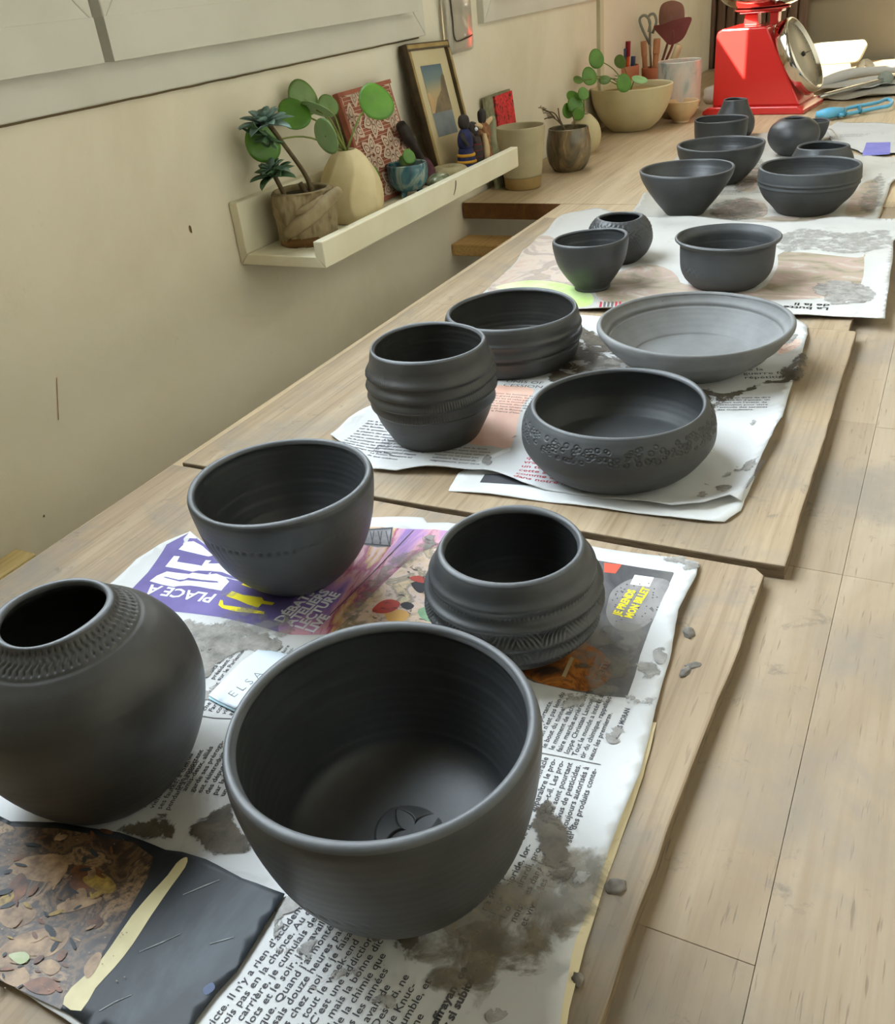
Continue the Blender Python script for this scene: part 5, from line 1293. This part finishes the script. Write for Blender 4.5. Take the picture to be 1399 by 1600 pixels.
# standing doll in navy and yellow with raised dark head
d2 = tag(empty('cloth_doll', (.085, .440, LF)), 'standing doll in navy with a yellow-striped skirt and dark hair', 'figurine', 'small figurines on the ledge')
revolve('skirt', crom([(.002, 0), (.016, .0005), (.0150, .012), (.0115, .030), (.0095, .036), (.001, .0365)], 24), M['doll_navy'], d2, (0, 0, 0), 40)
for k in range(3):
    zz = .006+k*.009; rr_ = .0158-.0013*k
    revolve('skirt_stripe', [(.003, zz), (rr_, zz), (rr_+.0008, zz+.0018), (rr_-.0006, zz+.0042), (.003, zz+.0042)], M['doll_yellow'], d2, (0, 0, 0), 40)
revolve('torso', crom([(.002, .034), (.0100, .036), (.0115, .046), (.0090, .056), (.0045, .062), (.001, .063)], 24), M['doll_navy'], d2, (0, 0, 0), 32)
revolve('head', crom([(.001, .060), (.0068, .063), (.0085, .070), (.0068, .078), (.001, .081)], 20), M['doll_dark'], d2, (0, 0, 0), 32)
for s_ in (-1, 1): tube('arm', [(0, s_*.008, .056), (.006, s_*.0145, .048), (.010, s_*.012, .040)], [.0036, .0034, .003], M['doll_dark'], d2, 8)
# red striped seated doll
d3 = tag(empty('cloth_doll', (.084, .468, LF)), 'dark doll with a red-striped body and a white eye spot', 'figurine', 'small figurines on the ledge')
revolve('body', crom([(.002, 0), (.013, .0005), (.0148, .014), (.0135, .030), (.0105, .046), (.001, .050)], 24), M['doll_dark'], d3, (0, 0, 0), 36)
for k in range(4):
    zz = .010+k*.0085
    revolve('stripe', [(.004, zz), (.0152-.0007*k, zz), (.0155-.0007*k, zz+.0014), (.004, zz+.003)], M['doll_stripe'], d3, (0, 0, 0), 36)
revolve('head', crom([(.001, .046), (.0082, .049), (.0098, .056), (.0074, .064), (.001, .067)], 20), M['doll_dark'], d3, (0, 0, 0), 32)
bm = bmesh.new(); bmesh.ops.create_icosphere(bm, subdivisions=2, radius=.0028); bm_obj('white_spot', bm, M['print_white'], d3, True, (.0085, -.0040, .057))
# carved brown standing figure with outstretched arms
d4 = tag(empty('carved_figure', (.086, .500, LF)), 'carved reddish-brown standing figure with outstretched arms', 'figurine', 'small figurines on the ledge')
def d_fig(th, R, Z, F): return .0009*np.sin(th*7+Z*260)+.0006*np.sin(Z*620)
p4 = crom([(.002, 0), (.0155, .0005), (.0148, .008), (.0112, .020), (.0100, .034), (.0118, .046), (.0092, .056), (.0045, .0605), (.001, .061)], 50)
revolve('robe', p4, M['fig_brown'], d4, (0, 0, 0), 56, d_fig)
revolve('head', crom([(.001, .058), (.0052, .061), (.0066, .068), (.0058, .076), (.001, .080)], 20), M['doll_dark'], d4, (0, 0, 0), 28)
tube('arm', [(0, -.006, .055), (.004, -.022, .060), (.006, -.036, .062)], [.0042, .0036, .002], M['fig_cream'], d4, 8)
tube('arm', [(0, .006, .054), (-.002, .026, .058), (-.004, .048, .060)], [.0046, .0042, .0034], M['fig_cream'], d4, 8)
tube('cloak', [(.006, -.010, .046), (.011, -.016, .026), (.010, -.018, .006)], [.004, .006, .005], M['fig_cream'], d4, 8)
# grey-green bent figure
d5 = tag(empty('carved_figure', (.048, .598-.004-.046, LF)), 'grey-green bent figure leaning beside the carved brown one', 'figurine', 'small figurines on the ledge')
d5.location = (.040, .5315+.0, LF)
d5.location = (.074, .528+.0, LF)
d5.location = (.082, .534, LF)
tube('body', [(0, .006, .001), (0, .004, .018), (.002, -.002, .034), (.002, .004, .052), (0, .012, .060)], [.012, .010, .0085, .0075, .005], M['fig_grey'], d5, 12)
tube('leg', [(.004, -.010, .001), (.003, -.006, .014), (.002, -.002, .030)], [.006, .005, .004], M['fig_grey'], d5, 10)

# ================================================================== things along the wall on the far table
M['grey_stone'] = mottled('grey_stoneware', srgb(172, 160, 128), srgb(184, 174, 142), 20, .6, .3)
M['sand_clay'] = mottled('sandy_unglazed', srgb(150, 124, 78), srgb(162, 136, 90), 40, .8, .2)
M['brown_glaze'] = glaze('mottled_brown_glaze', ((.32, srgb(70, 62, 48)), (.5, srgb(104, 94, 72)), (.62, srgb(138, 116, 84)), (.72, srgb(176, 158, 122))), 26)
M['cream_stone'] = mottled('cream_stoneware', srgb(196, 182, 142), srgb(206, 194, 156), 16, .55, .3)
def simple_pot(name, label, cat, loc, outer, t_, mat, floor=.006, seg=80, disp=None, n=50):
    prof, fl = vessel_profile(outer, t_, floor, n, soft=.004)
    root = tag(empty(name, loc), label, cat)
    revolve('body', prof, mat, root, (0, 0, 0), seg, disp, fl)
    return root
def at0(px, py, z=0.): 
    p = P(px, py, z); return (p[0], p[1], z+.0003)
# leaning shiny red tile with its grey stand
rt = tag(empty('red_tile', (0, 0, 0)), 'shiny mottled red tile leaning on the wall behind the tall grey cup', 'tile')
M['red_tile'] = None
def red_tile_mat():
    m = new_mat('red_foil_tile', srgb(214, 48, 56), .15, .6); v = coord(m)
    f = tex_noise(m, v, 90, 5, .7, 1.5)
    setc(m, ramp(m, f, ((.40, srgb(226, 60, 68)), (.52, srgb(206, 40, 50)), (.58, srgb(60, 22, 22)), (.7, srgb(96, 60, 44)))))
    bump(m, f, .4, .002); return m
M['red_tile'] = red_tile_mat()
O = Vector((.020, .672, .0004)); V = Vector((-.09, 0, .98)).normalized(); U = Vector((0, 1, 0))
O2 = Vector((.040, .668, .0004))
panel(rt, 'grey_backing', O, U, V, .006, M['fig_grey'], .105, .148)
panel(rt, 'red_face', O, U, V, .004, M['red_tile'], .074, .100, .030, .045, .006)
panel(rt, 'dark_edge', O, U, V, .003, M['doll_stripe'], .030, .045, .030, .0, .006)
# tall tapered cup
simple_pot('tall_cup', 'tall tapered grey stoneware cup with a sandy bare foot at the end of the ledge', 'cup', (.0650, .692, .0003),
           [(.0285, .0), (.0300, .001), (.0312, .020), (.0330, .021), (.0365, .050), (.0400, .080), (.0420, .0985)], .003, M['grey_stone'])
tc = bpy.data.objects['tall_cup']
revolve('bare_foot', [(.004, -.0001), (.0300, -.0001), (.0308, .002), (.0322, .0195), (.0318, .0205), (.004, .0206)], M['sand_clay'], tc, (0, 0, .0001), 80)
# mottled brown round pot with a dry twig
bb = simple_pot('round_pot', 'mottled brown glazed round pot holding a dry twig plant', 'plant pot', (.096, .838, .0003),
           [(.0250, 0), (.0280, .0015), (.0365, .014), (.0405, .032), (.0400, .050), (.0372, .065), (.0362, .0720)], .003, M['brown_glaze'])
bm = bmesh.new(); bmesh.ops.create_circle(bm, cap_ends=True, segments=30, radius=.0335); bm_obj('soil', bm, M['soil'], bb, False, (0, 0, .062))
for k, path in enumerate((((0, 0, .060), (-.012, -.006, .080), (-.026, -.010, .092), (-.040, -.014, .090)), ((0, 0, .060), (-.016, .004, .084), (-.022, .010, .104)), ((-.012, -.006, .080), (-.020, -.012, .098), (-.034, -.02, .104)), ((0, 0, .06), (.010, .004, .078), (.004, .012, .094)), ((-.022, -.008, .090), (-.034, -.004, .100), (-.046, -.006, .106)))):
    tube('twig', path, [.0016]+[.0011]*(len(path)-1), M['stem_brown'], bb, 6)
for k in range(7): 
    rosette(bb, (-.030-.003*k, -.012+.004*(k % 3), .090+.003*k), .008, 5, M['bark'], (-.3, -.2, 1), 20+k)
# small beige round vase with green leaves
gv = simple_pot('round_vase', 'small beige egg-shaped vase with a leafy sprig beside the planter', 'vase', (.066, 1.010, .0003),
           [(.0180, 0), (.0210, .001), (.0300, .016), (.0325, .034), (.0275, .052), (.0160, .066), (.0105, .0700)], .003, M['cream_stone'])
for c_, nn_, r_ in (((-.010, -.020, .090), (.6, -.7, .3), .016), ((-.018, -.008, .104), (.5, -.5, .7), .014), ((.004, -.012, .108), (.7, -.6, .2), .012), ((-.024, -.022, .080), (.8, -.5, .1), .014), ((-.002, -.028, .074), (.6, -.8, -.1), .012)):
    round_leaf(gv, c_, nn_, r_, M['pilea'], (0, 0, .068))
# big planter bowl with a money plant
pb = simple_pot('planter_bowl', 'large cream planter bowl with a round-leaved plant beside the wall', 'plant pot', (.083, 1.268, .0003),
           [(.0400, 0), (.0440, .0015), (.0620, .018), (.0770, .042), (.0855, .066), (.0880, .0860)], .005, M['cream_stone'], .06)
bm = bmesh.new(); bmesh.ops.create_circle(bm, cap_ends=True, segments=40, radius=.080); bm_obj('soil', bm, M['sand_clay'], pb, False, (0, 0, .076))
def pll(px, py, X, r, nrm, mat): round_leaf(pb, rel_to(pb, PX(px, py, X)), nrm, r, mat, (0, -.01, .076))
pll(933, 92, .045, .0185, (.8, -.6, .1), M['pilea']); pll(922, 119, .040, .0175, (.75, -.6, .2), M['pilea'])
pll(976, 130, .110, .0175, (.75, -.65, .05), M['pilea']); pll(973, 119, .085, .016, (.2, .2, .95), M['pilea_back'])
pll(1000, 123, .120, .016, (.3, -.3, .9), M['pilea_back']); pll(970, 96, .080, .014, (.3, .9, .1), M['pilea_mid']); pll(945, 124, .06, .012, (.2, -.6, .7), M['pilea_mid']); pll(904, 124, .030, .010, (.4, -.5, .7), M['pilea_mid'])
M['terracotta'] = mottled('terracotta', srgb(196, 128, 96), srgb(210, 144, 112), 20, .8, .2)
M['tan_wood'] = mottled('tool_wood', srgb(190, 138, 98), srgb(206, 156, 116), 30, .6, .3)
# pencil pot and its contents
_q = PY(971, 104, 1.50); pc1 = (_q[0], 1.50); H1 = _q[2]
simple_pot('pencil_pot', 'straight terracotta pot full of pens behind the planter', 'pot', (pc1[0], pc1[1], .0003), [(.036, 0), (.038, .001), (.041, .05), (.042, H1)], .003, M['terracotta'])
def pen(name, label, mat, base_, pxy, X, r, tip=None, group='tools standing in the pencil pot'):
    top = PY(*pxy, base_[1]-.004); o = tag(empty(name, (base_[0], base_[1], .010)), label, 'tool', group)
    a = Vector((0, 0, 0)); b = Vector(rel_to(o, top)); 
    tube('barrel', [a, a.lerp(b, .5), b], r, mat, o, 10)
    if tip: 
        d_ = (b-a).normalized(); tube('cap', [b-d_*.03, b-d_*.012, b+d_*.002], r*1.18, tip, o, 10)
    return o
M['pen_red'] = new_mat('pen_red', srgb(150, 36, 44), .35, .4); M['pen_orange'] = new_mat('pen_orange', srgb(226, 98, 44), .35, .4)
M['pen_blue'] = new_mat('pen_blue', srgb(52, 70, 104), .35, .4); M['tool_brown'] = mottled('tool_brown', srgb(128, 100, 74), srgb(148, 120, 92), 30, .5, .3)
M['steel'] = new_mat('steel', srgb(190, 190, 186), .22, .6, .9); M['wire'] = new_mat('wire', srgb(160, 140, 118), .4, .5, .5)
pen('marker_pen', 'dark red marker pen standing in the pencil pot', M['pen_red'], (pc1[0]-.012, pc1[1]-.008), (948, 67), .045, .0055)
pen('marker_pen', 'dark blue marker pen in the middle of the pencil pot', M['pen_blue'], (pc1[0]+.004, pc1[1]-.012), (975, 76), .070, .0065)
pen('marker_pen', 'orange marker pen standing in the pencil pot', M['pen_orange'], (pc1[0]+.012, pc1[1]), (982, 66), .076, .0050, M['pen_red'])
pen('marker_pen', 'short blue pen at the right side of the pencil pot', M['pen_blue'], (pc1[0]+.020, pc1[1]+.006), (990, 88), .085, .0055)
kn = pen('clay_knife', 'tall brown-handled tool with a hook at the top in the pencil pot', M['tool_brown'], (pc1[0]+.002, pc1[1]+.004), (972, 26), .060, .0055)
e_ = Vector(rel_to(kn, PY(972, 26, pc1[1])))
tube('hook', [e_, e_+Vector((.001, -.001, .010)), e_+Vector((.006, -.002, .018)), e_+Vector((.004, -.001, .022)), e_+Vector((0, 0, .014))], .0012, M['steel'], kn, 6)
wl_ = tag(empty('wire_loop_tool', (pc1[0]-.008, pc1[1]+.006, .010)), 'thin wire loop tool standing in the pencil pot', 'tool', 'tools standing in the pencil pot')
a_ = [Vector(rel_to(wl_, PY(*q, pc1[1]))) for q in ((962, 85), (955, 52), (951, 30), (945, 28), (940, 34), (942, 60), (950, 88))]
tube('wire_loop', a_, .0009, M['wire'], wl_, 6, 40)
tube('handle', [Vector((0, 0, 0)), (a_[0]+a_[-1])/2*.6, (a_[0]+a_[-1])/2], .003, M['tool_brown'], wl_, 8)
# second terracotta pot with wooden tools
_q = PY(1020, 106, 1.56); pc2 = (_q[0], 1.56); H2 = _q[2]
simple_pot('tool_pot', 'narrow terracotta pot of wooden modelling tools beside the tall mug', 'pot', (pc2[0], pc2[1], .0003), [(.020, 0), (.022, .001), (.025, .05), (.026, H2)], .003, M['terracotta'])
g2 = 'tools standing in the tool pot'
pen('wooden_tool', 'round-headed wooden modelling tool at the left of the tool pot', M['tan_wood'], (pc2[0]-.010, pc2[1]-.004), (1006, 66), .085, .0060, M['tan_wood'], g2)
pen('wooden_tool', 'thick wooden modelling tool in the middle of the tool pot', M['tan_wood'], (pc2[0]+.004, pc2[1]-.006), (1027, 62), .105, .0070, M['tan_wood'], g2)
pen('wooden_tool', 'slanting pale wooden stick in the tool pot', M['tan_wood'], (pc2[0]-.004, pc2[1]+.006), (1024, 76), .110, .0038, None, g2)
pen('paintbrush', 'pale bristled brush standing in the tool pot', M['mat_card'], (pc2[0]+.012, pc2[1]+.006), (1062, 70), .130, .0085, None, g2)
# grey scissors-like loop handles
sg = tag(empty('scissors', (pc2[0], pc2[1]+.01, .010)), 'grey-handled scissors standing in the tool pot', 'scissors')
M['scissor_grey'] = mottled('scissor_grey', srgb(128, 134, 122), srgb(150, 156, 142), 30, .5, .3)
for q in (((1016, 70), (1004, 45), (1000, 30), (1008, 24), (1016, 34), (1014, 50)), ((1016, 70), (1016, 40), (1014, 26), (1022, 22), (1026, 34), (1020, 52))):
    tube('handle_loop', [Vector(rel_to(sg, PY(*p_, pc2[1]+.01))) for p_ in q], .0032, M['scissor_grey'], sg, 8, 40)
tube('blade', [Vector((0, 0, 0)), Vector(rel_to(sg, PY(1016, 70, pc2[1]+.01)))*.6, Vector(rel_to(sg, PY(1016, 70, pc2[1]+.01)))], .0035, M['steel'], sg, 8)
# maroon rubber ribs leaning out of the pot: flat rounded pieces
M['maroon'] = mottled('rib_maroon', srgb(112, 58, 54), srgb(126, 70, 64), 30, .5, .3); M['mauve'] = mottled('rib_brown', srgb(134, 96, 82), srgb(148, 108, 92), 30, .5, .3)
def rib(label, pxs, Y, mat):
    pts = smooth_poly([PY(a, b, Y)[::2] for a, b in pxs], 5)
    c_ = np.mean(pts, 0); o = tag(empty('rubber_rib', (c_[0], Y, c_[1])), label, 'pottery rib', g2)
    k = len(pts); v = [(x-c_[0], -.002, z-c_[1]) for x, z in pts]+[(x-c_[0], .002, z-c_[1]) for x, z in pts]
    mk('blade', v, [tuple(range(k)), tuple(range(2*k-1, k-1, -1))]+[(i, i+k, (i+1) % k+k, (i+1) % k) for i in range(k)], mat, o, False)
    tube('shaft', [(0, 0, 0), (.0, .0, -.03), ((pc2[0]-c_[0])*.8, (pc2[1]-Y)*.8, .06-c_[1])], .003, mat, o, 8)
rib('brown oval rubber rib standing behind the wooden tools', [(1030, 30), (1034, 8), (1050, 1), (1066, 6), (1070, 22), (1066, 40), (1048, 52), (1034, 46)], 1.58, M['mauve'])
rib('maroon pointed rubber rib in front of the brown one', [(1022, 42), (1036, 38), (1055, 31), (1080, 27), (1076, 44), (1066, 62), (1048, 70), (1036, 60)], 1.56, M['maroon'])
# tall speckled mug
M['mug'] = glaze('mug_glaze', ((.34, srgb(120, 134, 134)), (.44, srgb(178, 178, 168)), (.60, srgb(204, 190, 176)), (.78, srgb(200, 170, 156))), 22)
BS(M['mug']).inputs['Roughness'].default_value = .3
M['mug_base'] = mottled('mug_bare_clay', srgb(150, 130, 104), srgb(166, 146, 118), 30, .8, .2)
mg = simple_pot('tall_mug', 'tall pale blue-speckled mug behind the small beige bowl', 'mug', (.148, 1.418, .0003),
           [(.0330, 0), (.0350, .001), (.0440, .012), (.0478, .030), (.0482, .075), (.0485, .116)], .003, M['mug'])
revolve('bare_base', [(.004, .0), (.0335, .0), (.0358, .001), (.0448, .012), (.0488, .030), (.0478, .0305), (.004, .031)], M['mug_base'], mg, (0, 0, -.0001), 80)
simple_pot('small_bowl', 'little beige tea bowl in front of the tall speckled mug', 'bowl', (.1745, 1.342, .0003),
           [(.0150, 0), (.0170, .001), (.0175, .005), (.0270, .016), (.0345, .030), (.0372, .0430)], .003, mottled('beige_bowl', srgb(196, 168, 128), srgb(208, 182, 142), 24, .6, .3))
# things between mug and scale
M['off_white'] = mottled('off_white', srgb(206, 200, 180), srgb(216, 210, 194), 20, .7, .2)
def lump(name, label, cat, loc, s, mat, seed):
    bm = bmesh.new(); bmesh.ops.create_icosphere(bm, subdivisions=4, radius=1)
    for v_ in bm.verts:
        k_ = 1+.22*noise.noise(v_.co*1.4+Vector((seed, 0, 0)))
        v_.co = Vector((v_.co.x*s[0]*k_, v_.co.y*s[1]*k_, max(v_.co.z*k_, -.8)*s[2]))
    return tag(bm_obj(name, bm, mat, None, True, (loc[0], loc[1], loc[2]+.78*s[2])), label, cat)
lump('sponge', 'pale sponge on the far table between the mug and the red scale', 'sponge', (.190, 1.62, .0003), (.035, .03, .024), M['off_white'], 3)
jr = tag(empty('glass_jar_lid', (.180, 1.80, .0003)), 'grey-green jar lid further back beside the red scale', 'lid')
revolve('lid', [(.004, 0), (.034, 0), (.036, .004), (.036, .020), (.033, .026), (.004, .030)], M['scissor_grey'], jr, (0, 0, .022), 48)
revolve('lid_base', [(.004, 0), (.030, 0), (.031, .022), (.004, .022)], M['doll_dark'], jr, (0, 0, 0), 48)

# ================================================================== red kitchen scale
M['scale_red'] = new_mat('scale_red_enamel', srgb(198, 42, 38), .25, .5)
BS(M['scale_red']).inputs['Coat Weight'].default_value = .5
M['chrome'] = new_mat('chrome', srgb(212, 208, 198), .12, .6, 1.)
M['dial_face'] = mottled('dial_face', srgb(176, 166, 144), srgb(186, 178, 158), 12, .4, .4)
ks = tag(empty('kitchen_scale', (.322, 1.492, .0003), math.radians(-7)), 'red enamel kitchen scale with a chrome dial and a steel bowl on top', 'kitchen scale')
def extr(name, prof, y0, y1, mat, parent, bev=.004):
    bm = bmesh.new(); a = [bm.verts.new((x, y0, z)) for x, z in prof]; b = [bm.verts.new((x, y1, z)) for x, z in prof]
    bm.faces.new(a); bm.faces.new(b[::-1]); n = len(prof)
    for i in range(n): bm.faces.new((a[i], b[i], b[(i+1) % n], a[(i+1) % n]))
    bmesh.ops.recalc_face_normals(bm, faces=bm.faces[:])
    if bev: bmesh.ops.bevel(bm, geom=bm.edges[:], offset=bev, segments=3, affect='EDGES', profile=.5)
    return bm_obj(name, bm, mat, parent, False)
extr('base_plate', [(-.112, 0), (.112, 0), (.112, .008), (.098, .016), (-.100, .016), (-.112, .008)], -.082, .082, M['scale_red'], ks, .003)
extr('body', [(-.096, .0155), (.098, .0155), (.0130, .172), (-.082, .172), (-.0925, .166), (-.096, .155)], -.062, .062, M['scale_red'], ks, .004)
extr('neck', [(-.052, .1715), (-.020, .1715), (-.022, .195), (-.050, .195)], -.014, .014, M['scale_red'], ks, .003)
extr('neck_bracket', [(-.062, .1952), (.030, .1952), (.030, .2015), (-.062, .2015)], -.016, .016, M['scale_red'], ks, .002)
extr('neck_post', [(.004, .171), (.022, .171), (.022, .1950), (.004, .1950)], -.012, .012, M['scale_red'], ks, .002)
# dial on the sloping right face
dn = Vector((.1565, 0, .085)).normalized(); dc = Vector((.0605, 0, .100))
R = Vector((0, 0, 1)).rotation_difference(dn).to_matrix().to_4x4(); T_ = Matrix.Translation(dc)@R
dl = revolve('dial', [(.004, -.002), (.080, -.002), (.083, .000), (.083, .022), (.080, .026), (.077, .026), (.0755, .018), (.004, .0178)], M['chrome'], ks, (0, 0, 0), 80)
dl.data.transform(T_)
df = revolve('dial_face', [(.002, .0182), (.074, .0182), (.0742, .0188), (.002, .0190)], M['dial_face'], dl, (0, 0, 0), 64); df.data.transform(T_)
M['dial_ink'] = new_mat('dial_ink', srgb(60, 54, 50), .5, .3)
tv, tf = [], []
for i in range(40):
    a = 2*math.pi*i/40; r0 = .060 if i % 4 == 0 else .065; w_ = .0007
    b = len(tv)
    for rr_, s_ in ((r0, -1), (.071, -1), (.071, 1), (r0, 1)):
        tv.append(T_@Vector((rr_*math.cos(a)-s_*w_*math.sin(a), rr_*math.sin(a)+s_*w_*math.cos(a), .0194)))
    tf.append((b, b+1, b+2, b+3))
mk('tick_marks', tv, tf, M['dial_ink'], dl, False)
nd = [T_@Vector(p_) for p_ in ((-.002, -.012, .021), (.002, -.012, .021), (.0006, .055, .021), (-.0006, .055, .021))]
mk('needle', nd, [(0, 1, 2, 3)], M['dial_ink'], dl, False)
hub = revolve('hub', [(.0005, .019), (.005, .019), (.005, .024), (.0005, .025)], M['dial_ink'], dl, (0, 0, 0), 24); hub.data.transform(T_)
extr('dial_knob', [(.020, .165), (.034, .160), (.040, .172), (.026, .178)], -.010, .010, M['scale_red'], ks, .003)
# steel pan
prof, fl = vessel_profile([(.020, .2025), (.050, .2050), (.080, .218), (.098, .240), (.106, .265)], .0012, .2040, 50)
revolve('weighing_bowl', prof, M['chrome'], ks, (-.016, 0, 0), 96)
revolve('bowl_ring', [(.052, .2018), (.058, .2018), (.058, .2050), (.052, .2050), (.052, .2018)], M['scale_red'], ks, (-.016, 0, 0), 60)

# ================================================================== clutter at the far right
M['lid_cream'] = mottled('cream_plastic', srgb(226, 220, 186), srgb(234, 230, 200), 8, .35, .4)
tb = tag(empty('plastic_tub', (.385, 2.03, .0003), math.radians(8)), 'long cream plastic tub in the sunlight behind the scale', 'tub')
bm = bmesh.new(); bmesh.ops.create_cube(bm, size=1)
for v_ in bm.verts:
    k_ = 1.0 if v_.co.z > 0 else .82
    v_.co = Vector((v_.co.x*.20*k_, v_.co.y*.10*k_, (v_.co.z+.5)*.05+.030))
bmesh.ops.bevel(bm, geom=bm.edges[:], offset=.014, segments=4, affect='EDGES', profile=.5)
bm_obj('tub', bm, M['lid_cream'], tb, True)
extr('tub_stand', [(-.07, 0), (.07, 0), (.06, .032), (-.06, .032)], -.04, .04, M['mug_base'], tb, .002)
# sunlit papers
def flat_paper(label, pxs, z, mat, seed):
    p = PP(pxs, z)
    h = paper_h(z+.0006, .003, 12, seed, p, .008, .04)
    return tag(sheet('loose_paper', p, h, mat, None, .01), label, 'paper', 'loose sheets at the far right')
flat_paper('bright sunlit sheet behind the blue brush', [(1268, 142), (1290, 128), (1340, 126), (1410, 116), (1420, 128), (1340, 142)], .0062, M['paper_white'], 31)
flat_paper('greyish sheet under the metal tool at the far right edge', [(1275, 156), (1310, 144), (1420, 130), (1430, 146), (1330, 158)], .001, M['paper_dirty'], 32)
tl_ = tag(empty('metal_tool', (*P(1375, 125, .02), .0225)), 'grey metal tool with a round end lying at the far right', 'tool')
p0 = Vector((*P(1280, 152, .012), .012))-tl_.location; p1 = Vector((*P(1400, 120, .016), .016))-tl_.location
tube('shaft', [p0, (p0+p1)/2, p1], .0060, M['steel'], tl_, 10)
ex = revolve('round_end', [(.004, -.010), (.016, -.010), (.018, 0), (.016, .010), (.004, .010)], M['scissor_grey'], tl_, (0, 0, 0), 32); ex.data.transform(Matrix.Translation((p0+p1)/2*.2+p1*.6)@Matrix.Rotation(1.2, 4, 'X'))
wp = tag(empty('twisted_rag', (*P(1300, 112, .02), .0003)), 'crumpled pale rag lying behind the sunlit sheet', 'rag')
c0 = Vector(wp.location)
tube('rag_fold', [Vector((*P(1270, 134, .012), .012))-c0, Vector((*P(1320, 120, .016), .020))-c0, Vector((*P(1370, 112, .014), .016))-c0, Vector((*P(1410, 108, .012), .012))-c0], [.008, .013, .011, .007], M['paper_white'], wp, 10)
tube('rag_fold', [Vector((*P(1340, 108, .012), .012))-c0, Vector((*P(1352, 100, .02), .024))-c0, Vector((*P(1366, 106, .012), .012))-c0], [.006, .010, .006], M['paper_white'], wp, 10)
# blue scrubbing brush
M['brush_blue'] = new_mat('brush_blue', srgb(96, 172, 206), .35, .4); M['brush_teal'] = new_mat('brush_teal', srgb(40, 110, 128), .4, .4)
br = tag(empty('scrub_brush', (*P(1330, 172, .012), .0003)), 'light blue plastic scrubbing brush with a looped handle', 'brush')
c0 = Vector(br.location)
def bpnt(px, py, z): return Vector((*P(px, py, z), z))-c0
tube('brush_head', [bpnt(1276, 179, .012), bpnt(1295, 177, .014), bpnt(1316, 174, .013)], [.006, .011, .008], M['brush_blue'], br, 12)
tube('handle', [bpnt(1312, 174, .013), bpnt(1330, 168, .014), bpnt(1352, 164, .014), bpnt(1372, 160, .013), bpnt(1386, 155, .013), bpnt(1394, 158, .012), bpnt(1390, 165, .010), bpnt(1375, 168, .009), bpnt(1355, 172, .008), bpnt(1335, 176, .008), bpnt(1312, 180, .009)], .0038, M['brush_blue'], br, 8, 70)
tube('crossbar', [bpnt(1344, 165, .013), bpnt(1344, 170, .011), bpnt(1344, 175, .008)], .0045, M['brush_teal'], br, 8)
tube('crossbar', [bpnt(1320, 172, .013), bpnt(1320, 176, .011), bpnt(1320, 179, .009)], .0050, M['brush_teal'], br, 8)
bv, bf = [], []
rs2 = random.Random(4)
h0 = bpnt(1280, 180, .010); h1 = bpnt(1315, 175, .010)
for i in range(120):
    q_ = h0.lerp(h1, rs2.random())+Vector((rs2.uniform(-.007, .007), rs2.uniform(-.007, .007), -.001))
    b = len(bv); e_ = q_+Vector((rs2.uniform(-.001, .001), rs2.uniform(-.001, .001), -q_.z+.0004))
    for dx, dy in ((.0005, 0), (-.0003, .0004), (-.0003, -.0004)): bv.append(q_+Vector((dx, dy, 0)))
    for dx, dy in ((.0005, 0), (-.0003, .0004), (-.0003, -.0004)): bv.append(e_+Vector((dx, dy, 0)))
    bf += [(b, b+1, b+4, b+3), (b+1, b+2, b+5, b+4), (b+2, b, b+3, b+5)]
mk('bristles', bv, bf, M['brush_teal'], br, False)['kind'] = 'stuff'
